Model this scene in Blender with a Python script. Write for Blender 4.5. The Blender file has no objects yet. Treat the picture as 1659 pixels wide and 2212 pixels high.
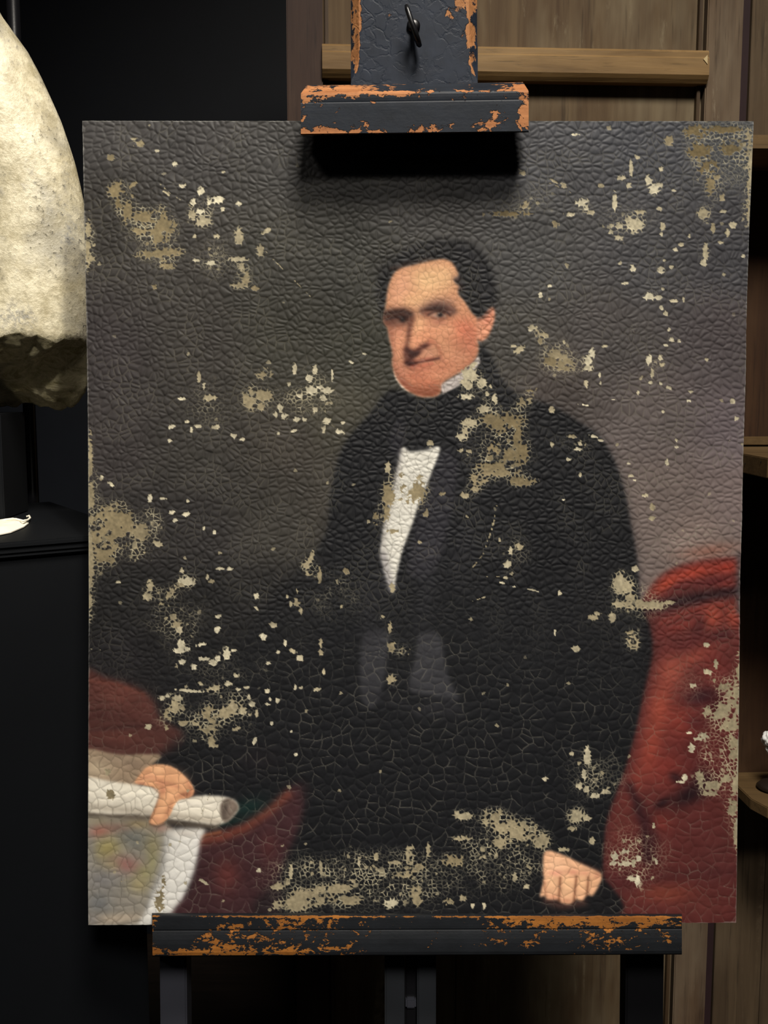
import bpy, bmesh, math, random
import numpy as np
from mathutils import Vector, Matrix
random.seed(4)
C = bpy.context.scene.collection

# ---------------------------------------------------------------- camera, world, lamps, exposure
FOC = 2300.0                      # focal length in pixels of the 1659 x 2212 frame
PITCH = math.radians(6.95)
CAM = Vector((0, -1.23, 1.35))
cd = bpy.data.cameras.new('camera'); cam = bpy.data.objects.new('camera', cd); C.objects.link(cam)
cd.sensor_fit = 'HORIZONTAL'; cd.sensor_width = 36; cd.lens = 36 * FOC / 1659; cd.clip_start = .02
cam.location = CAM; cam.rotation_euler = (math.pi / 2 - PITCH, 0, 0)
bpy.context.scene.camera = cam
vs = bpy.context.scene.view_settings
vs.view_transform = 'Standard'; vs.look = 'None'; vs.gamma = 1; vs.use_curve_mapping = False
vs.exposure = 0.0
PIG = 1.0                         # pigment strength
RELIEF = .0016                   # metres per unit of paint relief
wd_ = bpy.data.worlds.new('room_air'); bpy.context.scene.world = wd_; wd_.use_nodes = True
wd_.node_tree.nodes['Background'].inputs[0].default_value = (.6, .8, 1, 1)
wd_.node_tree.nodes['Background'].inputs[1].default_value = .012

def lamp(name, loc, aim, watts, size, cone, blend, col):
    d = bpy.data.lights.new(name, 'SPOT'); o = bpy.data.objects.new(name, d); C.objects.link(o)
    d.energy = watts; d.shadow_soft_size = size; d.spot_size = math.radians(cone); d.spot_blend = blend; d.color = col
    o.location = loc; o.rotation_euler = (Vector(aim) - Vector(loc)).to_track_quat('-Z', 'Y').to_euler()
    return o
lamp('spot_lamp', (.36, -1.35, 3.80), (.16, .30, 1.32), 440, .42, 60, 1, (1, .93, .83))
lamp('spot_lamp', (.40, -2.95, 3.55), (.0, 0, .69), 490, .40, 21, .9, (1, .94, .87))
lamp('spot_lamp', (-1.25, -2.6, 3.3), (.0, 0, 1.14), 85, .30, 17, .8, (1, .94, .87))  # added side fill from the left, lifts the shade under the holder bar
lamp('spot_lamp', (.80, -2.3, 3.6), (-.62, .2, 1.40), 260, .08, 15, .8, (1, .95, .84))

# ---------------------------------------------------------------- helpers
RGT = Vector((1, 0, 0)); FWD = Vector((0, math.cos(PITCH), -math.sin(PITCH))); UPV = Vector((0, math.sin(PITCH), math.cos(PITCH)))
def ray(px, py): return FWD + RGT * ((px - 829.5) / FOC) - UPV * ((py - 1106) / FOC)
def onp(px, py, p0, n):
    r = ray(px, py); return CAM + r * ((Vector(p0) - CAM).dot(n) / r.dot(n))
def Y(px, py, y): return onp(px, py, (0, y, 0), Vector((0, 1, 0)))       # point of the sight line at depth y
def Z(px, py, z): return onp(px, py, (0, 0, z), Vector((0, 0, 1)))       # ... at height z
LEAN = math.radians(4.23)
PN = Vector((0, -math.cos(LEAN), math.sin(LEAN)))                       # the canvas leans back on the easel; normal towards the room
PD = Vector((0, -math.sin(LEAN), -math.cos(LEAN)))                      # down along the canvas
P0 = Vector((0, 0, 1.2))
def E(px, py, off=0.0): return onp(px, py, P0 + PN * off, PN)           # on the plane of the easel front, off metres before the canvas

def link(name, me, mats=(), parent=None, smooth=False):
    o = bpy.data.objects.new(name, me); C.objects.link(o)
    for m in (mats if isinstance(mats, (list, tuple)) else [mats]): me.materials.append(m)
    if parent: o.parent = parent
    if smooth: me.polygons.foreach_set('use_smooth', [True] * len(me.polygons))
    return o
def tag(o, label=None, cat=None, group=None, kind=None):
    for k, v in (('label', label), ('category', cat), ('group', group), ('kind', kind)):
        if v: o[k] = v
    return o
def empty(name, loc):
    o = bpy.data.objects.new(name, None); C.objects.link(o); o.location = loc; o.empty_display_size = .05
    return o
def attach(o, root):
    bpy.context.view_layer.update()
    o.parent = root; o.matrix_parent_inverse = root.matrix_world.inverted()
def mesh(name, verts, faces): 
    me = bpy.data.meshes.new(name); me.from_pydata([tuple(v) for v in verts], [], faces); me.update(); return me

def loft(sections, caps=True, wear=None, closed=True):
    """skin a row of equal sections (lists of points); wear(i/n, k) -> value kept per vertex"""
    n, m = len(sections), len(sections[0])
    v = [p for s in sections for p in s]; f = []
    for i in range(n - 1):
        for k in range(m if closed else m - 1):
            a, b = i * m + k, i * m + (k + 1) % m
            f.append((a, b, b + m, a + m))
    if caps: f.append(tuple(range(m - 1, -1, -1))); f.append(tuple(range((n - 1) * m, n * m)))
    me = mesh('part', v, f)
    bm = bmesh.new(); bm.from_mesh(me); bmesh.ops.recalc_face_normals(bm, faces=bm.faces); bm.to_mesh(me); bm.free()
    if wear:
        at = me.attributes.new('wear', 'FLOAT', 'POINT')
        at.data.foreach_set('value', [wear(i / (n - 1), k) for i in range(n) for k in range(m)])
    return me
def box8(f4, depth, bev=.0015):
    """front corners TL TR BR BL and a depth vector: a bevelled board"""
    v = [Vector(p) for p in f4] + [Vector(p) + depth for p in f4]
    me = mesh('board', v, [(0, 1, 2, 3), (7, 6, 5, 4), (0, 4, 5, 1), (1, 5, 6, 2), (2, 6, 7, 3), (3, 7, 4, 0)])
    bm = bmesh.new(); bm.from_mesh(me); bmesh.ops.recalc_face_normals(bm, faces=bm.faces)
    if bev: bmesh.ops.bevel(bm, geom=bm.edges[:], offset=bev, segments=2, affect='EDGES', clamp_overlap=True)
    bm.to_mesh(me); bm.free(); return me
def box(x0, x1, y0, y1, z0, z1, bev=.0015):
    return box8([(x0, y0, z1), (x1, y0, z1), (x1, y0, z0), (x0, y0, z0)], Vector((0, y1 - y0, 0)), bev)
def tube(pts, r, seg=10, closed=False):
    v = []; f = []; n = len(pts); up = Vector((.13, .37, .92))
    for i, p in enumerate(pts):
        p = Vector(p); a = Vector(pts[(i - 1) % n] if closed or i else pts[0]); b = Vector(pts[(i + 1) % n] if closed or i < n - 1 else pts[-1])
        t = (b - a).normalized(); u = t.cross(up).normalized(); w = t.cross(u)
        rr = r[i] if isinstance(r, (list, tuple)) else r
        v += [p + (u * math.cos(2 * math.pi * k / seg) + w * math.sin(2 * math.pi * k / seg)) * rr for k in range(seg)]
    for i in range(n if closed else n - 1):
        for k in range(seg):
            j = (i + 1) % n
            f.append((i * seg + k, i * seg + (k + 1) % seg, j * seg + (k + 1) % seg, j * seg + k))
    if not closed: f += [tuple(range(seg - 1, -1, -1)), tuple(range((n - 1) * seg, n * seg))]
    me = mesh('rod', v, f); return me

# ---------------------------------------------------------------- materials
def s2l(c): return tuple((x / 255 / 12.92 if x / 255 <= .04045 else ((x / 255 + .055) / 1.055) ** 2.4) for x in c)
class NT:
    def __init__(s, name):
        s.m = bpy.data.materials.new(name); s.m.use_nodes = True; s.t = s.m.node_tree; s.b = s.t.nodes['Principled BSDF']
    def n(s, kind, **kw):
        nd = s.t.nodes.new('ShaderNode' + kind)
        for k, v in kw.items():
            if hasattr(nd, k) and k not in nd.inputs: setattr(nd, k, v)
            else: s.set(nd.inputs[k], v)
        return nd
    def set(s, sock, v):
        if hasattr(v, 'is_output'): s.t.links.new(v, sock)
        else: sock.default_value = v if not (isinstance(v, tuple) and len(v) == 3 and sock.type == 'RGBA') else (*v, 1)
    def math(s, op, a, b=0.0, clamp=False):
        nd = s.t.nodes.new('ShaderNodeMath'); nd.operation = op; nd.use_clamp = clamp; s.set(nd.inputs[0], a); s.set(nd.inputs[1], b); return nd.outputs[0]
    def mix(s, f, a, b):
        nd = s.t.nodes.new('ShaderNodeMix'); nd.data_type = 'RGBA'; s.set(nd.inputs[0], f); s.set(nd.inputs[6], a); s.set(nd.inputs[7], b); return nd.outputs[2]
    def step(s, x, lo, hi):
        nd = s.t.nodes.new('ShaderNodeMapRange'); s.set(nd.inputs[0], x); nd.inputs[1].default_value = lo; nd.inputs[2].default_value = hi; return nd.outputs[0]
    def coord(s, scale=(1, 1, 1), rot=(0, 0, 0)):
        g = s.n('NewGeometry'); mp = s.n('Mapping'); s.t.links.new(g.outputs['Position'], mp.inputs[0])
        mp.inputs['Scale'].default_value = scale; mp.inputs['Rotation'].default_value = rot; return mp.outputs[0]
    def noise(s, vec, scale, detail=4, rough=.55, dist=0):
        nd = s.n('TexNoise', Scale=scale, Detail=detail, Roughness=rough, Distortion=dist); s.t.links.new(vec, nd.inputs['Vector']); return nd.outputs[0]
    def bump(s, h, strength, dist=.002, normal=None):
        nd = s.n('Bump', Strength=strength, Distance=dist, Height=h)
        if normal: s.t.links.new(normal, nd.inputs['Normal'])
        s.t.links.new(nd.outputs[0], s.b.inputs['Normal']); return nd.outputs[0]
    def out(s, col, rough=.5, spec=.4):
        s.set(s.b.inputs['Base Color'], col); s.set(s.b.inputs['Roughness'], rough); s.set(s.b.inputs['Specular IOR Level'], spec); return s.m

def plain(name, col, rough=.5, spec=.4, metal=0, var=.15):
    t = NT(name); nz = t.noise(t.coord(), 14, 5)
    a, b = s2l(col), s2l(tuple(min(255, c * (1 + var * 2)) for c in col))
    t.b.inputs['Metallic'].default_value = metal
    t.bump(t.noise(t.coord(), 260, 3), .12, .0006)
    return t.out(t.mix(nz, a, b), rough, spec)

def wood(name, dark, mid, pale, grain='Z', stain=.5, rough=.7, fine=1.0, pale_amt=.5):
    """planks: stretched grain, drifting tone, scuffs"""
    t = NT(name)
    k = {'Z': (1, 1, .045), 'X': (.045, 1, 1)}[grain]
    v = t.coord(k)
    g1 = t.noise(v, 46 * fine, 6, .65, .6); g2 = t.noise(v, 190 * fine, 4, .6); big = t.noise(t.coord({'Z': (1, 1, .35), 'X': (.35, 1, 1)}[grain]), 7, 4, .6)
    ring = t.noise(t.coord({'Z': (1, 1, .12), 'X': (.12, 1, 1)}[grain]), 11, 2, .4, 1.2)
    rw = t.math('PINGPONG', t.math('MULTIPLY', ring, 9), 1.0)
    c = t.mix(t.step(g1, .32, .68), s2l(dark), s2l(mid))
    c = t.mix(t.math('MULTIPLY', t.step(big, .46, .70), pale_amt), c, s2l(pale))
    c = t.mix(t.math('MULTIPLY', t.step(rw, .1, .9), .22), c, s2l(dark))
    scuff = t.step(t.noise(t.coord({'Z': (1, 1, .16), 'X': (.16, 1, 1)}[grain]), 34, 8, .75), .60, .72)
    c = t.mix(t.math('MULTIPLY', scuff, stain), c, s2l(pale))
    sk = t.math('MULTIPLY', t.step(t.noise(t.coord({'Z': (1, 1, .05), 'X': (.05, 1, 1)}[grain]), 24, 3, .5), .63, .70), t.step(t.noise(t.coord(), 60, 6, .7), .42, .60))
    c = t.mix(t.math('MULTIPLY', sk, stain), c, s2l(tuple(min(255, x * 1.15) for x in pale)))
    pores = t.step(g2, .30, .42); c = t.mix(t.math('MULTIPLY', t.math('SUBTRACT', 1, pores), .5), c, s2l(tuple(x * .55 for x in dark)))
    t.bump(t.math('ADD', g1, t.math('MULTIPLY', g2, .5)), .35, .0012)
    return t.out(c, rough, .3)

def chipped(name, paint, woodc, woodd, grain=(1, 1, 1), scale=34, crackle=0, gloss=.5):
    """old black paint worn through to the wood; the vertex value 'wear' says where hands and edges have rubbed it"""
    t = NT(name)
    w = t.n('Attribute', attribute_name='wear').outputs['Fac']
    v = t.coord(grain)
    n1 = t.noise(v, scale, 7, .62, .8); n2 = t.noise(v, scale * 4.2, 5, .6, .4); vor = t.n('TexVoronoi', Scale=scale * 2.0); t.t.links.new(v, vor.inputs['Vector'])
    s = t.math('ADD', t.math('ADD', t.math('MULTIPLY', n1, .62), t.math('MULTIPLY', n2, .44)), w)
    s = t.math('ADD', s, t.math('MULTIPLY', t.math('SUBTRACT', vor.outputs['Distance'], .4), -.10))
    bare = t.step(s, .655, .68)
    gr = t.noise(t.coord((.08, 1, 1) if grain[0] <= 1 and grain[2] >= 1 else (1, 1, .08)), 120, 5, .6)
    wc = t.mix(t.step(gr, .3, .7), s2l(woodd), s2l(woodc)); wc = t.mix(t.math('MULTIPLY', t.step(n2, .5, .75), .35), wc, s2l(tuple(x * .6 for x in woodd)))
    pc = t.mix(t.noise(v, 60, 5), s2l(tuple(x * .72 for x in paint)), s2l(tuple(min(255, x * 1.25) for x in paint)))
    edge = t.math('MULTIPLY', t.step(s, .615, .655), t.math('SUBTRACT', 1, bare))
    pc = t.mix(t.math('MULTIPLY', edge, .5), pc, s2l(tuple(x * .6 for x in paint)))
    h = t.math('MULTIPLY', t.math('SUBTRACT', 1, t.step(s, .635, .68)), 1.0)
    if crackle:
        wv = t.n('VectorMath', operation='ADD'); t.t.links.new(t.coord((1, 1, 1)), wv.inputs[0])
        nz = t.n('TexNoise', Scale=55, Detail=4); sc = t.n('VectorMath', operation='SCALE'); t.t.links.new(nz.outputs['Color'], sc.inputs[0]); sc.inputs['Scale'].default_value = .022
        t.t.links.new(t.coord(), nz.inputs['Vector']); t.t.links.new(sc.outputs[0], wv.inputs[1])
        vc = t.n('TexVoronoi', feature='DISTANCE_TO_EDGE', Scale=62); t.t.links.new(wv.outputs[0], vc.inputs['Vector'])
        cr = t.step(vc.outputs['Distance'], .0, .10)
        crm = t.math('MAXIMUM', cr, t.step(n1, .60, .44))
        h = t.math('ADD', h, t.math('MULTIPLY', crm, crackle))
    h = t.math('ADD', h, t.math('MULTIPLY', gr, .25)); h = t.math('ADD', h, t.math('MULTIPLY', n2, .25))
    t.bump(h, .6, .0011)
    return t.out(t.mix(bare, pc, wc), t.mix(bare, (gloss,) * 3, (.65,) * 3), .18)

M_wall = plain('black_wall_paint', (17, 20, 26), .6, .25)
M_floor = wood('dark_floor_boards', (26, 20, 16), (38, 30, 24), (50, 40, 32), 'X', .2, .5)
M_ceil = plain('black_ceiling', (16, 16, 18), .8, .2)
M_blackmetal = plain('black_metal', (13, 13, 15), .35, .5)
M_plinth = plain('black_plinth_board', (9, 11, 14), .5, .35)
M_post = plain('charcoal_easel_paint', (44, 45, 51), .6, .3)
M_mast = plain('black_mast_paint', (28, 30, 33), .6, .25)
M_stile_d = wood('dark_brown_stile', (48, 32, 26), (66, 47, 38), (92, 72, 58), 'Z', .25, .65)
M_panel = wood('smoky_panel_wood', (76, 58, 40), (106, 88, 64), (150, 138, 112), 'Z', .5, .75, .7, .6)
M_rail = wood('light_rail_wood', (104, 80, 49), (142, 112, 70), (172, 142, 98), 'X', .25, .55)
M_stile_r = wood('weathered_stile', (70, 52, 38), (104, 84, 64), (156, 142, 120), 'Z', .8, .75)
M_bead = wood('bead_wood', (54, 41, 29), (78, 60, 41), (100, 80, 56), 'Z', .2, .6)
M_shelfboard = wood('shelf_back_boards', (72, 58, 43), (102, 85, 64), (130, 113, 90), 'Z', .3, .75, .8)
M_shelfshade = wood('shaded_back_boards', (50, 32, 20), (68, 45, 28), (92, 68, 44), 'Z', .3, .75, .8)  # back boards with the shade under the top shelf put into their colour
M_shelf = wood('shelf_wood', (78, 60, 37), (104, 82, 52), (128, 104, 70), 'X', .25, .6)
M_maroon = plain('dark_maroon_board', (42, 28, 30), .7, .3)
M_clamp = chipped('chipped_black_paint_plate', (36, 42, 53), (190, 134, 88), (152, 102, 62), (1, 1, .8), 26, .35)
M_bar = chipped('chipped_black_paint_bar', (30, 35, 43), (190, 130, 84), (150, 96, 58), (.8, 1, 1.15), 46, 0)
M_ledge = chipped('chipped_black_paint_ledge', (26, 28, 31), (164, 106, 46), (118, 72, 30), (.6, 1, 1), 78, 0)
M_tag = plain('cream_paper', (248, 240, 222), .8, .2, 0, .02)
M_chip = plain('fresh_split_wood', (196, 176, 134), .8, .2, 0, .05)
M_white = plain('white_glazed_ceramic', (232, 232, 230), .4, .5, 0, .02)
M_dark_cer = plain('dark_brown_base', (30, 24, 20), .4, .5)

# ---------------------------------------------------------------- the room
def structure(name, me, m): return tag(link(name, me, m), None, None, None, 'structure')
structure('floor', box(-3.2, 3.2, -4.2, 1.35, -.05, 0, 0), M_floor)
structure('wall_back', box(-3.2, 3.2, 1.25, 1.35, 0, 4.2, 0), M_wall)
structure('wall_left', box(-3.2, -3.1, -4.2, 1.25, 0, 4.2, 0), M_wall)
structure('wall_right', box(3.1, 3.2, -4.2, 1.25, 0, 4.2, 0), M_wall)
structure('ceiling', box(-3.2, 3.2, -4.2, 1.35, 4.2, 4.25, 0), M_ceil)

# ---------------------------------------------------------------- panelled cabinet behind the easel
YAW = math.radians(3.2)
CN = Vector((math.sin(YAW), -math.cos(YAW), 0)); CX = Vector((math.cos(YAW), math.sin(YAW), 0))
C0 = Vector((0, .655, 0))
def K(px, py, off=0.0): return onp(px, py, C0 + CN * off, CN)
def kx(px, py, off=0.0): return (K(px, py, off) - C0).dot(CX)
def kz(px, py, off=0.0): return K(px, py, off).z
def kbox(x0, x1, o_front, o_back, z0, z1, bev=.002):
    a = lambda x, z: C0 + CX * x + CN * o_front + Vector((0, 0, z))
    return box8([a(x0, z1), a(x1, z1), a(x1, z0), a(x0, z0)], -CN * (o_front - o_back), bev)
TOP = 2.35
xa, xb = kx(619, 100, .02), kx(697, 100, .02)
xc, xd = kx(1527, 100, .02), kx(1604, 100, .02)
cab = tag(empty('wooden_cabinet', C0 + CX * ((xa + xd) / 2)), 'tall brown wooden cabinet front with framed panels behind the easel', 'cabinet')
def cpart(name, me, m, parent=None):
    o = link(name, me, m); attach(o, parent or cab); return o
o = cpart('stile', kbox(xa, xb, .02, -.03, .0, TOP), M_stile_d); o['label'] = 'dark red-brown stile'
o = cpart('stile', kbox(xc, xd, .02, -.03, .0, TOP), M_stile_r); o['label'] = 'weathered knotty stile'
zr0, zr1 = kz(1100, 172, .03), kz(1100, 100, .03)
def rail_profile(x):
    pr = [(.004, zr1 + .001), (.026, zr1), (.030, zr1 - .004), (.030, zr1 - .012), (.033, zr1 - .015), (.033, zr0 + .012), (.029, zr0 + .006), (.024, zr0), (.004, zr0)]
    return [C0 + CX * x + CN * a + Vector((0, 0, b)) for a, b in pr]
cpart('rail', loft([rail_profile(x) for x in np.linspace(xb - .001, xc + .001, 12)]), M_rail)
cpart('rail', kbox(xb, xc, .018, -.02, .0, .09), M_stile_d); cpart('rail', kbox(xb, xc, .018, -.02, TOP - .09, TOP), M_stile_d)
o = cpart('panel', kbox(xb - .005, xc + .005, .0, -.012, zr1 - .02, TOP - .09), M_panel)
xm = kx(1000, 300, 0)
cpart('panel', kbox(xb - .005, xm - .0006, .0, -.012, .09, zr0 + .02), M_panel)
cpart('panel', kbox(xm + .0006, xc + .005, .0, -.012, .09, zr0 + .02), M_panel)
for z0, z1 in ((.09, zr0), (zr1, TOP - .09)):
    cpart('bead', kbox(xc - .012, xc - .006, .013, .0, z0, z1, .001), M_bead)
    cpart('bead', kbox(xb + .004, xb + .010, .013, .0, z0, z1, .001), M_bead)
# pale chip at the rail end
p = [K(1519, 128, .0332), K(1528, 119, .0332), K(1528, 139, .0332)]
cpart('wood_chip', loft([p, [q + CN * .0012 for q in p]]), M_chip)

# ---------------------------------------------------------------- shelving right of the cabinet
sx0 = kx(1625, 40, .0)
rack = tag(empty('wall_shelf_unit', C0 + CX * (sx0 + .2)), 'brown board shelving with shelves beside the panelled cabinet, on the right', 'shelves')
def rpart(name, me, m):
    o = link(name, me, m); attach(o, rack); return o
wb = .092
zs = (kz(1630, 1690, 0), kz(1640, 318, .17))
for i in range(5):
    for z0, z1, m in ((0, zs[0] - .0006, M_shelfboard), (zs[0] + .0006, zs[1] - .0006, M_shelfshade), (zs[1] + .0006, TOP, M_shelfboard)):
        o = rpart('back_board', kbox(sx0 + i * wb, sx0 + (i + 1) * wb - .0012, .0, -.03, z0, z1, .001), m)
        if m is M_shelfshade: o['label'] = 'brown back board with shelf shade in its colour'
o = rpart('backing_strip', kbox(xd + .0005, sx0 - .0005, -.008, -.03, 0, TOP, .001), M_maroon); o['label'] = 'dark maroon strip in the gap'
def shelf(front_l, front_r, z, thick, under=0):
    a, b = Z(*front_l, z), Z(*front_r, z)
    d = (b - a); u = (sx0 + .003 - (a - C0).dot(CX)) / d.dot(CX); a2 = a + d * u; b3 = b + CX * (sx0 + 5 * wb - (b - C0).dot(CX))
    k = lambda p: p - CN * ((p - C0).dot(CN)) + CN * .001          # foot of p on the back board
    top = [k(a2), a2, b, b3, k(b3)]
    sec = [[p + Vector((0, 0, -t)) for p in top] for t in (0, thick)]
    me = loft(sec); bm = bmesh.new(); bm.from_mesh(me); bmesh.ops.bevel(bm, geom=bm.edges[:], offset=.0015, segments=2, affect='EDGES'); bm.to_mesh(me); bm.free()
    return rpart('shelf', me, M_shelf)
z2 = kz(1630, 964, 0); z3 = kz(1630, 1667, 0)
shelf((1605, 980), (1659, 990), z2, .031)
shelf((1597, 1712), (1659, 1745), z3, .020)
zt = kz(1640, 323, .17)
pa = onp(1628, 323, C0 + CN * .17, CN); 
def topshelf():
    a = pa - CX * .02; b = pa + CX * (sx0 + 5 * wb - (pa - C0).dot(CX)) + CN * .02
    k = lambda p: p - CN * ((p - C0).dot(CN)) + CN * .001
    e = C0 + CX * (sx0 + .003) + CN * .001
    top = [e, e + CN * .026, a, b, k(b)]; h = kz(1640, 291, .17) - zt
    me = loft([[Vector((p.x, p.y, zt + t)) for p in top] for t in (0, h)])
    bm = bmesh.new(); bm.from_mesh(me); bmesh.ops.bevel(bm, geom=bm.edges[:], offset=.0015, segments=2, affect='EDGES'); bm.to_mesh(me); bm.free()
    return rpart('shelf', me, M_shelf)
topshelf()
rpart('cleat', box8([K(1592, 944, .012), K(1760, 942, .012), K(1760, 962, .012), K(1591, 962, .012)], -CN * .011), M_shelf)
for q in ((1611, 1002), (1645, 998)):
    c = Z(1605, 980, z2).lerp(Z(1659, 990, z2), (q[0] - 1605) / 54); c = Vector((c.x, c.y - .0006, Y(q[0], q[1], c.y).z))
    rpart('nail_head', tube([c, c + Vector((0, .002, 0))], .0012, 8), M_blackmetal)

# white ornament standing on the lowest visible shelf
orn = Z(1676, 1704, z3 + .001)
oc = tag(empty('coral_ornament', orn), 'white ruffled ornament on a dark round foot, on the lowest shelf', 'ornament')
def blob(center, r, amp, seed, nu=40, nv=28, sq=1):
    rs = random.Random(seed); ph = [(rs.uniform(0, 6), rs.uniform(0, 6), rs.choice((3, 5, 7)), rs.choice((4, 6, 9))) for _ in range(4)]
    v = []; f = []
    for j in range(nv + 1):
        for i in range(nu):
            th, a = math.pi * j / nv, 2 * math.pi * i / nu
            q = 1 + amp * sum(math.sin(m * a + p1) * math.sin(n * th + p2) for p1, p2, m, n in ph)
            v.append(Vector(center) + Vector((math.sin(th) * math.cos(a), math.sin(th) * math.sin(a), math.cos(th) * sq)) * r * q)
    for j in range(nv):
        for i in range(nu):
            f.append((j * nu + i, j * nu + (i + 1) % nu, (j + 1) * nu + (i + 1) % nu, (j + 1) * nu + i))
    return mesh('blob', v, f)
foot = [(0, .0), (.030, .0), (.034, .004), (.028, .010), (.010, .016), (.006, .020), (.005, .075), (0, .075)]
def lathe(prof, c, seg=28):
    return loft([[Vector(c) + Vector((r * math.cos(2 * math.pi * k / seg), r * math.sin(2 * math.pi * k / seg), z)) for k in range(seg)] for r, z in [(max(r, .0004), z) for r, z in prof]])
o = link('foot', lathe(foot, orn), M_dark_cer, None, True); attach(o, oc); o['label'] = 'dark round foot'
wc = Y(1683, 1603, orn.y)
hh = wc.z - orn.z
for dx, dz, r, sd in ((0, 0, .024, 3), (-.017, .006, .0135, 5), (-.012, -.014, .011, 8), (.016, .012, .015, 9), (.004, .020, .014, 12)):
    o = link('lobe', blob((wc.x + dx, wc.y, wc.z + dz), r, .085, sd), M_white, None, True); attach(o, oc)
o = link('stem', tube([orn + Vector((0, 0, .02)), orn + Vector((.003, 0, hh * .5)), orn + Vector((0, 0, hh - .012))], .0045), M_dark_cer, None, True); attach(o, oc)

# ---------------------------------------------------------------- plinth, pole and plaster fragment on the left
zp = Y(30, 1120, .20).z
fl, fr = Z(0, 1173, zp), Z(190, 1158, zp)
d = (fr - fl).normalized(); back = Vector((-d.y, d.x, 0))
A = fl - d * .45; B = fl + d * .17
Lq = .40
def slab(z1, z0, inset):
    a = A + d * inset + back * inset; b = B - d * inset + back * inset; L = Lq - 2 * inset
    return box8([Vector((a.x, a.y, z1)), Vector((b.x, b.y, z1)), Vector((b.x, b.y, z0)), Vector((a.x, a.y, z0))], back * L, .002)
pl = tag(empty('black_plinth', (A + B) * .5 - Vector((0, 0, zp))), 'black square plinth under the pale plaster fragment', 'plinth')
for nm, z1, z0, ins in (('top_board', zp, zp - .008, 0), ('edge_board', zp - .009, zp - .015, .001), ('rim_moulding', zp - .0155, zp - .019, .0), ('body', zp - .0195, 0, .006)):
    o = link(nm, slab(z1, z0, ins), M_plinth); attach(o, pl)

frag_c = Vector((Y(-45, 500, .215).x, .215, 0))
pxx = Y(67, 980, .42).x
tag(link('upright_pole', tube([(pxx, .42, 0), (pxx, .42, 2.6)], .0095, 20), plain('satin_black_pole', (20, 20, 23), .32, .5), None, True), 'slim black round pole rising behind the plaster fragment', 'pole')

t = NT('pitted_cream_plaster')
n1 = t.noise(t.coord(), 22, 8, .7); n2 = t.noise(t.coord(), 150, 5, .65); n3 = t.noise(t.coord(), 9, 4, .6)
c = t.mix(t.step(n1, .40, .60), s2l((186, 174, 140)), s2l((240, 230, 200))); c = t.mix(t.math('MULTIPLY', t.step(n3, .48, .62), .6), c, s2l((160, 156, 144))); c = t.mix(t.math('MULTIPLY', t.step(n2, .52, .62), .35), c, s2l((150, 140, 112)))
pit = t.math('MULTIPLY', t.step(n2, .60, .66), t.step(n3, .47, .60)); c = t.mix(t.math('MULTIPLY', pit, .75), c, s2l((84, 84, 82)))
blue = t.math('MULTIPLY', t.step(t.noise(t.coord(), 13, 5, .6), .52, .64), t.step(t.noise(t.coord(), 190, 4, .7), .42, .58)); c = t.mix(t.math('MULTIPLY', blue, .6), c, s2l((112, 116, 124)))
t.bump(t.math('SUBTRACT', t.math('ADD', n1, t.math('MULTIPLY', n2, .9)), t.math('MULTIPLY', pit, .8)), .55, .003)
M_plaster = t.out(c, .36, .5)
t = NT('broken_plaster')
v = t.coord((1, 1, 1.6), (.3, .5, 0)); n1 = t.noise(v, 40, 8, .72, .8); n2 = t.noise(v, 120, 5, .7)
c = t.mix(t.step(n1, .35, .65), s2l((150, 138, 100)), s2l((226, 214, 176)))
t.bump(t.math('ADD', n1, t.math('MULTIPLY', n2, .6)), 1.0, .009)
M_broken = t.out(c, .75, .25)

SIL = [(-60, -90), (-25, -20), (0, 30), (22, 60), (58, 110), (85, 160), (108, 210), (130, 260), (147, 310), (160, 350), (172, 400), (180, 440), (187, 500), (192, 560), (195, 640), (196, 700), (194, 760), (190, 850), (180, 900)]
sy = [q[1] for q in SIL]; sxv = [q[0] for q in SIL]
def zcut(a):       # broken edge: high in front, low at the back
    f = min(1, max(0, (.75 - math.sin(a)) / 1.0)); f = f * f * (3 - 2 * f)              # 1 in front (-y), 0 behind
    wob = .0035 * math.sin(5 * a + 1) + .002 * math.sin(11 * a) + .0018 * math.sin(23 * a + 2) + .0012 * math.sin(41 * a + .5)
    return Y(90, 728, .15).z * f + (Y(90, 880, .262).z) * (1 - f) + wob
NR, NA = 46, 120
ztop = Y(0, -80, .215).z
verts = []; faces = []
def prof(z):
    # silhouette column for this height at depth .215
    r = (Vector((0, .215, z)) - CAM); dep = r.dot(FWD); py = 1106 - FOC * r.dot(UPV) / dep
    px = np.interp(py, sy, sxv)
    return Y(px, py, .215).x
for j in range(NR + 1):
    for i in range(NA):
        a = 2 * math.pi * i / NA
        zc = zcut(a); z = ztop + (zc - ztop) * (j / NR)
        xr = prof(z); cx = frag_c.x - .03 * (z - 1.4); rx = xr - cx; ry = .072 * min(1, max(.3, .4 + rx / .22))
        sgn = 1 + .02 * math.sin(2 * a + z * 9) + .012 * math.sin(3 * a - z * 14)
        verts.append((cx + rx * math.cos(a), .215 + ry * math.sin(a) * sgn, z))
for j in range(NR):
    for i in range(NA):
        faces.append((j * NA + i, j * NA + (i + 1) % NA, (j + 1) * NA + (i + 1) % NA, (j + 1) * NA + i))
nside = len(faces)
base = NR * NA; ctr = sum((Vector(verts[base + i]) for i in range(NA)), Vector()) / NA
prev = base; NC = 26
rs = np.random.RandomState(5)
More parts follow.
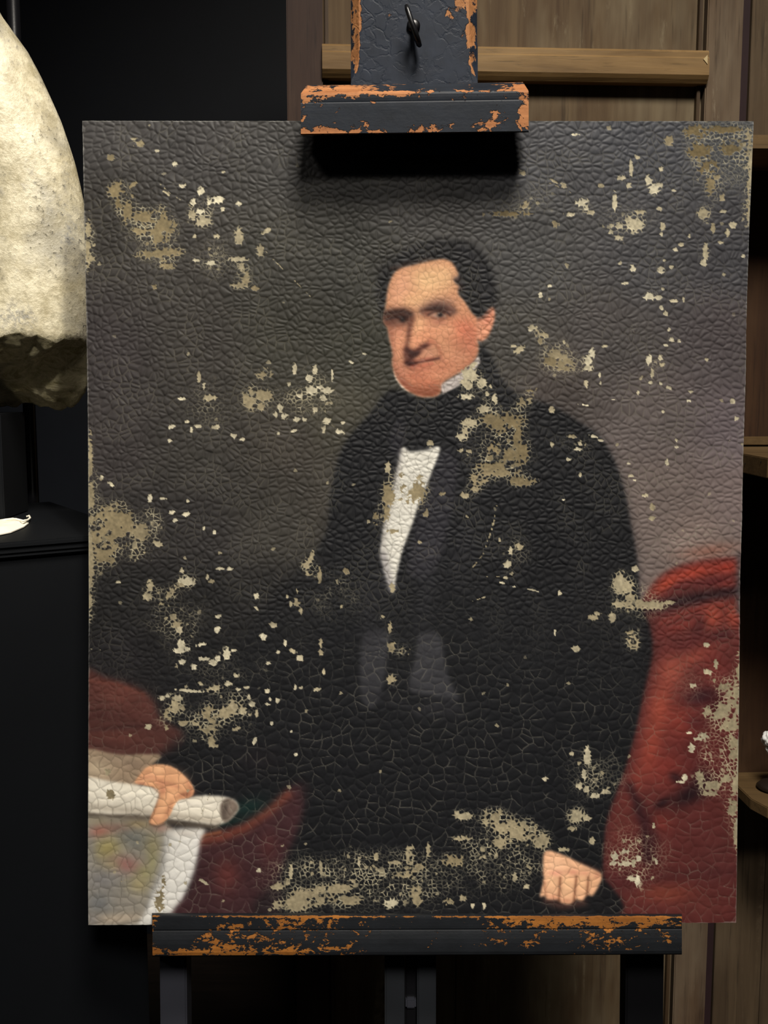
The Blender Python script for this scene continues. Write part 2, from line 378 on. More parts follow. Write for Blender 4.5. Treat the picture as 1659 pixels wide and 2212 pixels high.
for k in range(1, NC):
    f = 1 - k / NC; cur = len(verts)
    for i in range(NA):
        q = Vector(verts[base + i]).lerp(ctr, 1 - f)
        nx = math.sin(q.x * 95 + 2 * q.y * 60) * .0022 + math.sin(q.x * 210 - q.y * 170 + 1) * .0015 + math.sin(q.y * 260 + q.x * 40) * .0012 + math.sin(q.x * 420 + q.y * 330) * .0009 + math.sin(q.x * 300 - q.y * 520 + 2) * .0008
        q.z += nx * min(1, k / 3) + rs.normal(0, .0006) - .010 * math.sin(math.pi * min(1, (1 - f) * 1.1)) * .6
        verts.append(q)
    for i in range(NA): faces.append((prev + i, prev + (i + 1) % NA, cur + (i + 1) % NA, cur + i))
    prev = cur
verts.append(ctr + Vector((0, 0, -.004)))
for i in range(NA): faces.append((prev + i, prev + (i + 1) % NA, len(verts) - 1))
verts.append(Vector((frag_c.x, .215, ztop + .01)))
for i in range(NA): faces.append(((i + 1) % NA, i, len(verts) - 1))
me = mesh('plaster', verts, faces)
o = link('plaster_fragment', me, [M_plaster, M_broken], None, True)
me.polygons.foreach_set('material_index', [1 if nside <= i < len(faces) - NA else 0 for i in range(len(faces))])
tag(o, 'large pale pitted plaster torso fragment with a broken underside, left of the painting', 'sculpture')

st = tag(empty('display_stand', (frag_c.x + .06, .2, zp)), 'black square display post standing on the plinth beneath the plaster fragment', 'stand')
x1 = Y(4, 980, .185).x; x0 = x1 - .09
ztip = min(v[2] for v in verts if x0 - .01 < v[0] < x1 + .01 and .175 < v[1] < .292)
o = link('post', box(x0, x1, .185, .282, zp + .0005, ztip - .0006), M_plinth); attach(o, st)
# paper tag on the plinth
tg = tag(empty('paper_tag', Z(20, 1140, zp)), 'cream paper tag with a string loop lying on the black plinth', 'tag')
out = [(-40, 1128), (0, 1124), (28, 1120), (46, 1125), (62, 1131), (52, 1139), (24, 1151), (0, 1156), (-40, 1158)]
cen = Z(5, 1140, zp + .003)
ring0 = [Z(x, y, zp + .0012) for x, y in out]; ring1 = [q + Vector((0, 0, .0012)) for q in ring0]
mid_r = [q.lerp(cen, .5) + Vector((0, 0, .0045 + .001 * math.sin(i * 2.1))) for i, q in enumerate(ring1)]
vv = ring0 + ring1 + mid_r + [cen + Vector((0, 0, .005))]; n = len(out); ff = [tuple(range(n - 1, -1, -1))]
for i in range(n):
    j = (i + 1) % n
    ff += [(i, j, n + j, n + i), (n + i, n + j, 2 * n + j, 2 * n + i), (2 * n + i, 2 * n + j, 3 * n)]
o = link('card', mesh('card', vv, ff), M_tag); attach(o, tg)
sp = [(-10, 1126, .006), (14, 1122, .008), (34, 1121, .009), (50, 1125, .008), (60, 1123, .006), (65, 1119, .005), (63, 1114, .004), (57, 1116, .003)]
o = link('string', tube([Z(x, y, zp + h) for x, y, h in sp], .0013, 8), M_tag, None, True); attach(o, tg)

# ---------------------------------------------------------------- easel
ez = tag(empty('studio_easel', (.03, .12, 0)), 'tall black painted wooden studio easel holding the portrait canvas', 'easel')
def epart(name, me, m, smooth=False, label=None, parent=None):
    o = link(name, me, m, None, smooth); attach(o, parent or ez)
    if label: o['label'] = label
    return o
def eboard(x0, x1, ytop, ybot, off, thick, yref=2130):
    """a board parallel to the canvas plane between two sight columns at yref"""
    a, b = E(x0, yref, off), E(x1, yref, off)
    def at(p, py):
        q = E(829.5, py, off); t = (q - p).dot(PD); return p + PD * t
    if ybot is None:
        fa, fb = a + PD * ((a.z - .03) / -PD.z), b + PD * ((b.z - .03) / -PD.z)
    else: fa, fb = at(a, ybot), at(b, ybot)
    return box8([at(a, ytop), at(b, ytop), fb, fa], -PN * thick, .002)
epart('side_post', eboard(345, 403, 1990, None, -.028, .034), M_post)
epart('side_post', eboard(1352, 1434, 1990, None, -.028, .034), M_blackmetal)
epart('mast_rail', eboard(831, 874, 200, None, -.030, .03), M_mast)
epart('mast_rail', eboard(901, 942, 200, None, -.030, .03), M_mast)
epart('mast_core', eboard(875, 900, 150, None, -.040, .016), M_blackmetal)
epart('height_catch', eboard(876, 899, 2158, 2180, -.034, .012), M_post)
for x in (-.268, .334):
    epart('foot_beam', box(x - .03, x + .03, -.40, .42, 0, .05), M_post)
epart('cross_beam', box(-.25, .30, .02, .06, .0, .05), M_post)

# ledge: a moulded rail with a lip
def ledge():
    rows = [(.0022, 1973), (.012, 1973), (.028, 1976), (.0315, 1980), (.0318, 1984), (.0320, 1992), (.0322, 2000), (.0322, 2006), (.0314, 2008.5), (.0326, 2011), (.0335, 2018), (.0345, 2028), (.035, 2038), (.035, 2048), (.035, 2056), (.034, 2062), (.030, 2064), (-.027, 2064), (-.027, 2000), (.0022, 2000)]
    n = 150; secs = []
    for i in range(n + 1):
        t = i / n; px = 328 + (1473 - 328) * t; dy = 2 * t * 0
        secs.append([E(px + (1.5 if (i in (0,)) and o > .03 else 0), py + (.5 - t) * 4 * (1 if py > 2000 else -.5), o) for o, py in rows])
    g = lambda x, y, cx, cy, rx, ry, a: a * math.exp(-((x - cx) / rx) ** 2 - ((y - cy) / ry) ** 2)
    def wear(t, k):
        px = 328 + 1145 * t; py = rows[k][1]
        if k < 2: return -.22
        if k == 2: return -.06
        if k == 16: return -.1
        w = .07 + (.14 if k == 3 else 0)
        for q in ((330, 2000, 14, 60, .12), (480, 2056, 190, 14, .16), (620, 1990, 110, 18, .09), (1180, 1988, 130, 16, .14), (1380, 1990, 90, 16, .10), (1330, 2036, 80, 14, .05), (560, 2024, 120, 10, .05),
                  (900, 2020, 150, 60, -.07), (1100, 2056, 330, 14, -.07), (1440, 2054, 50, 14, -.08), (378, 2004, 34, 34, -.5), (700, 2050, 60, 10, .06)): w += g(px, py, *q)
        return w
    return loft(secs, True, wear)
epart('ledge', ledge(), M_ledge, False, 'worn black and orange lower ledge')

# top holder: plate with stopped chamfers, bar, hook
def plate():
    # half outline down the plate: (py, half chamfer inset px, depth lost)
    ys = [-60, -30, 0, 20, 40, 60, 80, 100, 120, 132, 140, 146, 152, 158, 164, 172, 182, 200, 230, 260, 290, 320, 336]
    secs = []
    OFF = .0225; TH = .0185
    def cl(y): return 17 if y < 128 else max(0, 17 * (1 - ((y - 128) / 46) ** 1.6)) if y < 174 else 0
    cols = np.linspace(-1, 1, 31)
    ys = sorted(set(ys + list(range(-60, 336, 8)))); pos = []
    for py in ys:
        c = cl(py); L, R = 758, 1032 - (1.5 if py < 100 else 0)
        f = [(L + c + (R - L - 2 * c) * (u + 1) / 2, OFF) for u in cols]
        ring = [(L, OFF - TH), (L, OFF - .0005 - c * .0006)] + f + [(R, OFF - .0005 - c * .0006), (R, OFF - TH)]
        secs.append([E(px, py, o) for px, o in ring]); pos.append([q[0] for q in ring])
    g = lambda x, y, cx, cy, rx, ry, a: a * math.exp(-((x - cx) / rx) ** 2 - ((y - cy) / ry) ** 2)
    n = len(ys) - 1; m = len(pos[0])
    def wear(t, k):
        i = int(round(t * n)); py = ys[i]; px = pos[i][k]
        w = -.06
        if k in (2, m - 3) and py < 165: w = .16
        if k in (0, 1): w = .12 if py < 140 else -.05
        if k in (m - 1, m - 2): w = .06 if py < 140 else -.05
        for q in ((995, 10, 34, 30, .20), (1002, 76, 16, 34, .20), (968, 40, 16, 14, .12), (1014, 130, 12, 20, .10), (784, 30, 10, 40, .06), (840, 30, 16, 20, .03), (950, 158, 16, 10, .04), (880, 230, 200, 60, -.1), (900, 320, 40, 16, .14)): w += g(px, py, *q)
        return w
    return loft(secs, True, wear)
epart('holder_plate', plate(), M_clamp, False, 'crackled blue-black holder plate')
def bar():
    rows = [(.0228, 181), (.034, 182), (.043, 187), (.051, 194), (.0545, 198.5), (.0552, 203), (.0552, 210), (.0550, 216), (.0547, 218.5), (.0551, 221), (.0552, 228), (.0552, 236), (.0552, 244), (.0552, 252), (.0552, 260), (.0552, 268), (.0552, 276), (.0552, 282), (.0552, 286), (.053, 289), (.0228, 289)]
    n = 130; secs = []
    for i in range(n + 1):
        t = i / n; s = []
        for o, py in rows:
            L = 650 + max(0, (198 - py)) * .75; R = 1142 - max(0, (200 - py)) * .65
            px = L + (R - L) * t
            tilt = (.5 - t) * 7 if py < 225 else (.5 - t) * 6
            s.append(E(px, py + tilt, .0228 + (o - .0228) * 1.0))
        secs.append(s)
    g = lambda x, y, cx, cy, rx, ry, a: a * math.exp(-((x - cx) / rx) ** 2 - ((y - cy) / ry) ** 2)
    def wear(t, k):
        py = rows[k][1]; px = 650 + 492 * t
        w = .03 if py < 225 else .015
        if k == 4: w = .15
        for q in ((720, 188, 110, 12, .16), (1110, 188, 40, 12, .12), (740, 206, 110, 9, .12), (860, 204, 60, 6, .05), (690, 282, 60, 13, .17), (800, 286, 100, 10, .17), (950, 276, 70, 14, .16), (1066, 270, 44, 18, .19), (1137, 245, 24, 60, .27), (1090, 262, 14, 12, .05),
                  (1108, 250, 9, 60, -.17), (656, 250, 8, 60, .10), (880, 240, 150, 18, -.07), (1068, 246, 10, 8, .14), (780, 216, 40, 6, .05), (1060, 212, 60, 12, -.02)): w += g(px, py, *q)
        return w
    return loft(secs, True, wear)
epart('holder_bar', bar(), M_bar, False, 'worn black and orange clamping bar')
hk = epart('hook_plate', lathe([(0, 0), (.0075, .0), (.0075, .003), (.005, .005), (0, .005)], (0, 0, 0), 20), M_blackmetal, True)
hc = E(893, 57, .0226)
hk.matrix_world = Matrix.Translation(hc) @ PN.to_track_quat('Z', 'Y').to_matrix().to_4x4()
hp = [(878, 12, .024), (880, 20, .026), (884, 32, .027), (889, 47, .028), (895, 63, .027), (900, 78, .025), (904, 90, .021), (906, 97, .017), (904, 96, .011), (898, 82, .008), (893, 62, .006)]
epart('hook', tube([E(x, y, .0225 + o) for x, y, o in hp], [.0022, .0028, .003, .003, .003, .003, .003, .0028, .0026, .0026, .003], 10), M_blackmetal, True)
epart('hook_shank', tube([E(893, 57, .0228), E(893, 57, .0495)], .003, 10), M_blackmetal, True)

# ---------------------------------------------------------------- the portrait canvas
# ---------------------------------------------------------------- portrait pigment map (numpy)
# The canvas is worked out on a grid of points; (PX, PY) are the drawing's own units (1 unit = 0.53 mm).
STEP = 1.7
SEED = np.random.RandomState(7)

def edge_l(t): return np.interp(t, [0, .14, .25, .37, .48, .6, .77, .92, 1], [178, 183, 187, 190, 191, 192, 191, 190, 191])
def edge_r(t): return np.interp(t, [0, .08, .13, .2, .26, .31, .42, .5, .57, .7, .83, 1], [1628, 1622.5, 1618.5, 1614.5, 1611.5, 1611, 1605, 1602.5, 1598.5, 1597, 1594, 1590])

NX, NY = int(1435 / STEP), int(1736 / STEP)
S_, T_ = np.meshgrid(np.linspace(0, 1, NX), np.linspace(0, 1, NY))
PX = edge_l(T_) + (edge_r(T_) - edge_l(T_)) * S_
PY = (261 + S_) * (1 - T_) + (1998 - 5 * S_) * T_
XS, YS = PX.astype(np.float32), PY.astype(np.float32)

def vnoise(x, y, sc, seed, octaves=3):
    out = 0; amp = 1; tot = 0
    for o in range(octaves):
        g = np.random.RandomState(seed + o * 17).rand(257, 257).astype(np.float32)
        fx, fy = x / sc + 31.7, y / sc + 17.3
        ix, iy = np.floor(fx).astype(int), np.floor(fy).astype(int)
        u, v = (fx - ix), (fy - iy)
        u = u * u * (3 - 2 * u); v = v * v * (3 - 2 * v)
        ix %= 256; iy %= 256
        n = (g[iy, ix] * (1 - u) + g[iy, ix + 1] * u) * (1 - v) + (g[iy + 1, ix] * (1 - u) + g[iy + 1, ix + 1] * u) * v
        out = out + n * amp; tot += amp; amp *= .5; sc = sc * .5
    return out / tot

def boxblur(a, r, axis):
    if r < 1: return a
    pad = [(0, 0)] * a.ndim; pad[axis] = (r + 1, r)
    c = np.cumsum(np.pad(a, pad, mode='edge'), axis=axis, dtype=np.float64)
    n = a.shape[axis]; w = 2 * r + 1
    return ((np.take(c, np.arange(w, w + n), axis) - np.take(c, np.arange(0, n), axis)) / w).astype(np.float32)

def blur(a, sig):
    r = sig / STEP
    if r < .35: return a
    if r < 1.2:
        k = min(.33, r * r / 2)
        for ax in (0, 1):
            p = np.pad(a, [(1, 1) if i == ax else (0, 0) for i in range(2)], mode='edge')
            n = a.shape[ax]
            a = a * (1 - 2 * k) + k * (np.take(p, np.arange(0, n), ax) + np.take(p, np.arange(2, n + 2), ax))
        return a
    b = max(1, int(round(math.sqrt(12 * r * r / 3 + 1) / 2 - .5)))
    for ax in (0, 1):
        for _ in range(3): a = boxblur(a, b, ax)
    return a

def lin(c):
    c = np.asarray(c, np.float32)
    return np.where(c <= .04045, c / 12.92, ((c + .055) / 1.055) ** 2.4)

def window(x0, y0, x1, y1):
    i0 = max(0, int((y0 - 262) / STEP) - 6); i1 = min(NY, int((y1 - 262) / STEP) + 8)
    j0 = max(0, int((x0 - 193) / STEP * 1.0) - 14); j1 = min(NX, int((x1 - 177) / STEP * 1.045) + 14)
    return slice(i0, max(i0 + 2, i1)), slice(j0, max(j0 + 2, j1))

def smooth_closed(p, n=6):
    p = np.array(p, float); m = len(p); out = []
    for i in range(m):
        a, b, c, d = p[i - 1], p[i], p[(i + 1) % m], p[(i + 2) % m]
        for k in range(n):
            t = k / n
            out.append(.5 * (2 * b + (c - a) * t + (2 * a - 5 * b + 4 * c - d) * t * t + (3 * b - a - 3 * c + d) * t ** 3))
    return np.array(out)

COL = np.zeros((NY, NX, 3), np.float32)

def put(w, m, col, a):
    m = (m * a)[..., None]
    COL[w] = COL[w] * (1 - m) + np.array(col, np.float32) / 255 * m

def poly_mask(pts, soft, smooth=True):
    p = smooth_closed(pts) if smooth else np.array(pts, float)
    mg = soft * 3 + 4
    w = window(p[:, 0].min() - mg, p[:, 1].min() - mg, p[:, 0].max() + mg, p[:, 1].max() + mg)
    x, y = XS[w], YS[w]; ins = np.zeros(x.shape, bool)
    q = np.roll(p, -1, 0)
    for (ax, ay), (bx, by) in zip(p, q):
        if ay == by: continue
        lo, hi = min(ay, by), max(ay, by)
        r = np.where((y.max(1) > lo) & (y.min(1) < hi))[0]
        if not len(r): continue
        rs = slice(r[0], r[-1] + 1)
        yy = y[rs]
        ins[rs] ^= ((ay > yy) != (by > yy)) & (x[rs] < (bx - ax) * (yy - ay) / (by - ay) + ax)
    return w, blur(ins.astype(np.float32), soft)

def poly(pts, col, soft=2, a=1, smooth=True):
    w, m = poly_mask(pts, soft, smooth); put(w, m, col, a)

def spot(x, y, rx, ry, col, a=1, rot=0, p=2):
    R = max(rx, ry) * 2.4
    w = window(x - R, y - R, x + R, y + R)
    c, s = math.cos(math.radians(rot)), math.sin(math.radians(rot))
    dx, dy = XS[w] - x, YS[w] - y
    d = ((dx * c + dy * s) / rx) ** 2 + ((-dx * s + dy * c) / ry) ** 2
    put(w, np.exp(-(d ** (p / 2)) * 1.0), col, a)

def seg_dist(pts, x, y):
    d = np.full(x.shape, 1e9, np.float32)
    for (ax, ay), (bx, by) in zip(pts[:-1], pts[1:]):
        ux, uy = bx - ax, by - ay
        t = np.clip(((x - ax) * ux + (y - ay) * uy) / (ux * ux + uy * uy + 1e-9), 0, 1)
        d = np.minimum(d, np.hypot(x - ax - t * ux, y - ay - t * uy))
    return d

def stroke(pts, wd, col, a=1, soft=2):
    p = np.array(pts, float); mg = wd * 2 + soft * 3 + 3
    w = window(p[:, 0].min() - mg, p[:, 1].min() - mg, p[:, 0].max() + mg, p[:, 1].max() + mg)
    d = seg_dist(pts, XS[w], YS[w])
    m = 1 / (1 + np.exp(np.clip((d - wd / 2) / max(.4, soft * .5), -30, 30)))
    put(w, m, col, a)

# -- backdrop: broad brushwork between these tones
TONES = [(180, 270, 78, 75, 74), (400, 300, 76, 73, 72), (640, 320, 80, 78, 76), (900, 420, 78, 76, 74), (1150, 320, 84, 84, 85), (1400, 290, 86, 87, 90), (1620, 280, 84, 86, 88),
 (230, 480, 62, 58, 54), (420, 560, 68, 64, 60), (600, 560, 70, 68, 62), (760, 560, 68, 67, 62), (1150, 560, 80, 79, 76), (1400, 560, 80, 79, 79), (1600, 560, 78, 77, 79),
 (230, 760, 66, 60, 60), (420, 740, 64, 60, 56), (620, 720, 68, 66, 58), (770, 740, 70, 69, 60), (1120, 740, 78, 75, 68), (1330, 720, 86, 81, 77), (1580, 720, 88, 80, 79),
 (230, 960, 62, 57, 56), (420, 980, 60, 57, 53), (620, 960, 66, 61, 55), (720, 900, 70, 67, 57), (1200, 840, 84, 76, 70), (1400, 900, 98, 89, 84), (1590, 920, 100, 90, 90),
 (240, 1150, 52, 49, 48), (420, 1140, 54, 51, 50), (600, 1140, 62, 59, 54), (690, 1080, 66, 62, 56), (1420, 1080, 116, 103, 95), (1590, 1080, 124, 109, 103), (1500, 1180, 136, 118, 107), (1400, 1220, 120, 106, 98),
 (240, 1300, 42, 41, 41), (420, 1300, 41, 40, 40), (620, 1300, 40, 39, 39), (240, 1440, 40, 38, 40), (450, 1450, 34, 34, 36), (620, 1500, 33, 33, 35), (600, 1700, 31, 31, 34), (900, 1700, 30, 30, 33), (1200, 1700, 29, 30, 32)]
_n = np.zeros((NY, NX, 3), np.float32); _d = np.zeros((NY, NX), np.float32)
for (x, y, r, g, b) in TONES:
    k = 1 / (((XS - x) ** 2 + (YS - y) ** 2) / 1e4 + .25) ** 1.8
    f = .90 if y < 850 else 1
    _n += k[..., None] * np.array([r * f, g * f * 1.01, b * f * (1.05 if x > 900 else 1.02)], np.float32) / 255; _d += k
COL[:] = _n / _d[..., None] * .90
COL *= (1 + .22 * (vnoise(XS, YS * 1.2, 120, 3) - .5))[..., None]

# -- red upholstered chair, right
CHAIR = [(1392, 1290), (1420, 1250), (1466, 1222), (1530, 1207), (1592, 1203), (1640, 1203), (1640, 2010), (1440, 2010), (1296, 1985), (1300, 1890), (1303, 1800), (1340, 1680), (1375, 1560), (1380, 1480), (1390, 1400), (1384, 1350), (1378, 1320)]
poly(CHAIR, (88, 42, 40), 4)
spot(1530, 1190, 60, 14, (140, 84, 68), .5, -8)
for s in [(1440, 1262, 34, 14, (158, 64, 46), .85, -32), (1500, 1236, 50, 15, (162, 62, 46), .8, -14), (1570, 1226, 34, 14, (150, 54, 42), .8, -6), (1572, 1262, 26, 12, (122, 46, 40), .7, 0),
          (1460, 1270, 30, 8, (88, 36, 36), .8, -28), (1540, 1256, 40, 7, (86, 34, 36), .7, -10)]: spot(*s)
stroke([(1388, 1318), (1440, 1306), (1500, 1292), (1600, 1276)], 22, (40, 26, 31), .92, 9)
stroke([(1430, 1345), (1490, 1320), (1560, 1306)], 10, (120, 50, 42), .6, 6)
for s in [(1540, 1330, 22, 26, (152, 66, 50), .8, 20), (1584, 1330, 16, 30, (150, 64, 48), .7, 0), (1470, 1352, 40, 12, (116, 48, 42), .7, -20), (1510, 1355, 12, 24, (72, 32, 34), .7, 20),
          (1560, 1372, 34, 10, (66, 30, 33), .8, -12), (1480, 1392, 50, 10, (84, 38, 38), .8, -22), (1500, 1420, 50, 16, (138, 66, 54), .75, -24), (1450, 1450, 30, 36, (150, 76, 62), .8, 20),
          (1425, 1530, 26, 60, (152, 72, 56), .8, 10), (1405, 1620, 24, 60, (146, 66, 52), .75, 12), (1470, 1560, 34, 40, (130, 54, 44), .8, 0), (1440, 1660, 40, 40, (128, 52, 44), .7, 0),
          (1540, 1440, 30, 40, (112, 46, 42), .6, 0), (1515, 1505, 36, 18, (52, 26, 32), .85, -12), (1545, 1520, 20, 26, (64, 24, 28), .8, 0), (1500, 1560, 22, 14, (76, 34, 36), .7, 10),
          (1525, 1620, 60, 60, (86, 36, 36), .7, 0), (1490, 1716, 44, 20, (36, 22, 27), .92, -28), (1460, 1680, 18, 12, (48, 27, 31), .8, 30), (1430, 1735, 20, 9, (38, 22, 27), .8, -30), (1515, 1690, 26, 26, (46, 24, 28), .8, 0),
          (1420, 1780, 40, 20, (120, 50, 42), .7, 0), (1370, 1700, 16, 40, (128, 56, 46), .8, 14), (1340, 1780, 20, 50, (94, 46, 42), .8, 12), (1500, 1790, 60, 26, (84, 40, 39), .7, 0), (1550, 1860, 50, 60, (84, 44, 43), .7, 0),
          (1440, 1930, 60, 22, (124, 62, 48), .75, 4), (1520, 1960, 60, 20, (96, 50, 46), .7, 0), (1350, 1900, 40, 30, (76, 36, 38), .7, 0), (1340, 1950, 40, 20, (92, 44, 40), .7, 0)]: spot(*s)
stroke([(1362, 1700), (1376, 1736), (1392, 1780), (1398, 1850)], 20, (46, 26, 31), .85, 10)
stroke([(1398, 1770), (1410, 1800), (1404, 1860)], 22, (58, 30, 34), .7, 12)
stroke([(1385, 1900), (1480, 1888), (1580, 1885)], 16, (70, 36, 38), .5, 12)
stroke([(1597, 1200), (1597, 1320)], 12, (74, 72, 74), .8, 6)

# -- red chair arm and table cloth, left
poly([(180, 1454), (230, 1464), (290, 1484), (330, 1512), (345, 1550), (400, 1590), (345, 1632), (180, 1622)], (78, 48, 44), 6)
spot(250, 1500, 60, 24, (96, 56, 49), .8, 12); spot(300, 1535, 36, 20, (86, 50, 45), .7, 10); spot(240, 1590, 80, 16, (90, 53, 47), .8, 4); spot(215, 1545, 40, 10, (72, 42, 40), .8, 4)
stroke([(180, 1578), (250, 1572), (330, 1566)], 6, (62, 38, 37), .7, 5); stroke([(180, 1468), (250, 1478), (310, 1500)], 5, (122, 68, 56), .5, 5)
poly([(432, 1812), (470, 1796), (540, 1766), (600, 1722), (640, 1690), (668, 1700), (650, 1780), (610, 1880), (585, 1990), (360, 1990), (405, 1925), (424, 1862)], (62, 39, 42), 7)
stroke([(436, 1816), (480, 1808), (530, 1788), (580, 1752), (620, 1716)], 18, (116, 60, 46), .75, 8)
stroke([(436, 1806), (475, 1797)], 6, (150, 90, 62), .8, 4)
spot(490, 1890, 28, 40, (98, 50, 46), .7); spot(580, 1830, 20, 34, (84, 44, 44), .6); spot(540, 1740, 44, 22, (24, 48, 45), .85, -24); spot(500, 1775, 30, 8, (26, 44, 42), .8, -14)
spot(560, 1640, 50, 26, (46, 36, 40), .6)

# -- black coat and arms
COAT = [(838, 845), (868, 846), (905, 862), (950, 852), (1000, 810), (1030, 772), (1042, 745), (1062, 775), (1090, 828), (1130, 856), (1190, 876), (1245, 908), (1296, 944), (1330, 1000), (1350, 1062), (1363, 1130), (1378, 1215), (1384, 1300), (1404, 1352),
        (1410, 1410), (1394, 1484), (1376, 1560), (1350, 1660), (1312, 1755), (1304, 1830), (1300, 1884), (1296, 1990), (590, 1990), (612, 1880), (655, 1770), (640, 1690), (575, 1735), (500, 1722), (428, 1716), (414, 1690), (380, 1656), (345, 1640), (372, 1600), (420, 1560), (470, 1470), (520, 1380), (590, 1290), (660, 1215), (704, 1150), (713, 1075), (728, 1000), (750, 950), (800, 892)]
w, m = poly_mask(COAT, 3.5)
put(w, np.maximum(m * 0 + blur(m, 7) * .6, m * np.clip((XS[w] - 560) / 160, .35, 1)), (27, 28, 31), .97)
# faint lapels, waistcoat and cravat tails
poly([(952, 975), (988, 990), (985, 1060), (968, 1140), (940, 1225), (905, 1250), (880, 1235), (892, 1150), (915, 1085)], (46, 45, 51), 6, .75)
poly([(860, 905), (876, 930), (862, 985), (840, 960)], (44, 43, 50), 5, .55)
poly([(1000, 905), (1030, 930), (985, 960)], (38, 39, 44), 6, .5)
spot(935, 1190, 24, 40, (52, 51, 57), .5, 14); spot(925, 1255, 26, 34, (44, 44, 49), .45)
poly([(786, 1368), (838, 1366), (836, 1420), (826, 1490), (806, 1528), (782, 1512), (778, 1450)], (54, 54, 58), 4, .8)
poly([(906, 1368), (948, 1370), (960, 1420), (972, 1470), (990, 1512), (940, 1504), (884, 1490), (896, 1425)], (56, 56, 60), 4, .85)
poly([(930, 1510), (985, 1515), (980, 1540), (900, 1545)], (42, 42, 46), 6, .6)
stroke([(800, 1270), (795, 1360)], 40, (40, 40, 44), .45, 16); stroke([(920, 1290), (910, 1360)], 30, (40, 40, 44), .45, 14)
stroke([(805, 1500), (900, 1535), (990, 1535)], 20, (40, 40, 44), .5, 10)
spot(1180, 1150, 80, 120, (24, 25, 28), .5); spot(1000, 1180, 30, 70, (40, 40, 46), .35, 10)
# shirt front
poly([(870, 966), (884, 975), (918, 972), (950, 967), (934, 1015), (908, 1078), (892, 1128), (870, 1188), (858, 1236), (849, 1276), (840, 1262), (828, 1222), (823, 1184), (831, 1130), (848, 1062), (860, 1006)], (206, 204, 194), 2.2)
stroke([(868, 975), (850, 1062), (832, 1140), (826, 1200)], 10, (150, 146, 142), .6, 5)
stroke([(846, 1272), (836, 1235), (830, 1200)], 14, (136, 132, 134), .75, 6)
stroke([(945, 975), (905, 1085)], 5, (224, 222, 212), .6, 3)

# -- hair
HAIR = [(832, 700), (818, 660), (814, 620), (822, 584), (846, 556), (888, 534), (946, 518), (1000, 522), (1040, 546), (1064, 590), (1074, 640), (1070, 664), (1052, 684), (1034, 696), (1018, 684), (1006, 660), (990, 634), (980, 600), (960, 566), (900, 572), (852, 590), (840, 630)]
poly(HAIR, (31, 31, 33), 6, .96)
spot(830, 560, 30, 40, (44, 43, 41), .55, 30)
stroke([(1000, 540), (1040, 580), (1052, 640)], 16, (42, 42, 47), .5, 8); stroke([(890, 548), (960, 534)], 10, (42, 41, 42), .4, 8)

# -- white collar
poly([(850, 802), (854, 818), (868, 838), (886, 848), (880, 834), (866, 818), (858, 806)], (196, 190, 178), 1.6, smooth=False)
poly([(950, 832), (985, 812), (1012, 796), (1034, 768), (1038, 782), (1020, 806), (990, 834), (956, 852)], (176, 168, 164), 2, smooth=False)

# -- head
FACE = [(862, 581), (895, 572), (928, 564), (956, 560), (973, 565), (985, 580), (990, 596), (979, 604), (984, 612), (993, 620), (989, 634), (1005, 654), (1021, 678), (1031, 690), (1032, 741), (1032, 762), (1023, 779), (1001, 799), (977, 813), (953, 830), (951, 848), (936, 857), (911, 857), (887, 847), (868, 832), (854, 811), (848, 790), (848, 762), (842, 735), (837, 709), (829, 694), (831, 672), (835, 643), (839, 618), (848, 596)]
EAR = [(1030, 690), (1044, 683), (1062, 664), (1069, 677), (1065, 701), (1055, 724), (1042, 736), (1032, 733), (1027, 715)]
poly(EAR, (208, 142, 112), 2.4)
spot(1054, 690, 7, 18, (186, 116, 92), .7, 25); spot(1046, 716, 8, 12, (222, 156, 122), .7); stroke([(1030, 690), (1044, 686), (1058, 672)], 6, (70, 48, 44), .7, 4); stroke([(1032, 700), (1030, 728)], 6, (150, 100, 82), .6, 4)
poly(FACE, (214, 164, 132), 3.2)
hw, hm = poly_mask(FACE, 3.2)
KEEP = COL.copy()
for s in [(925, 606, 46, 34, (238, 202, 160), .95, 0), (960, 596, 24, 24, (234, 196, 156), .8, 0), (870, 620, 20, 36, (232, 182, 152), .8, 10), (858, 650, 16, 24, (226, 174, 146), .7, 0), (905, 652, 40, 18, (240, 200, 158), .8, 0),
          (990, 660, 16, 26, (228, 176, 140), .6, 30), (1001, 715, 34, 28, (214, 138, 112), .9, 30), (1018, 745, 18, 30, (202, 138, 114), .8, 0), (965, 712, 24, 14, (232, 178, 144), .8, 20), (930, 716, 22, 18, (226, 168, 136), .8, 0),
          (985, 775, 32, 22, (212, 158, 130), .8, -30), (905, 700, 12, 26, (240, 192, 154), .9, 8), (899, 738, 14, 14, (238, 178, 146), .95, 0), (914, 728, 14, 12, (232, 172, 138), .8, 0), (862, 724, 16, 24, (224, 166, 138), .85, 0),
          (866, 756, 14, 22, (222, 166, 136), .8, 0), (925, 764, 22, 14, (206, 158, 134), .85, -10), (916, 800, 34, 16, (224, 158, 128), .9, 8), (950, 796, 26, 16, (218, 156, 128), .8, 0), (890, 814, 20, 10, (202, 136, 110), .7, 20),
          (868, 800, 12, 22, (208, 150, 126), .8, -20), (920, 826, 34, 10, (200, 132, 106), .8, 0), (908, 846, 36, 12, (154, 98, 76), .9, 4), (880, 834, 16, 8, (150, 96, 78), .8, 40), (938, 842, 12, 10, (170, 112, 88), .7, 0)]: spot(*s)
poly([(866, 830), (886, 838), (910, 842), (938, 838), (954, 830), (952, 849), (936, 858), (911, 858), (887, 848)], (148, 94, 72), 5, .9)
poly([(846, 770), (856, 796), (872, 818), (900, 832), (940, 828), (985, 800), (1024, 770), (1030, 790), (960, 836), (905, 846), (868, 834), (850, 806)], (178, 122, 98), 7, .6)
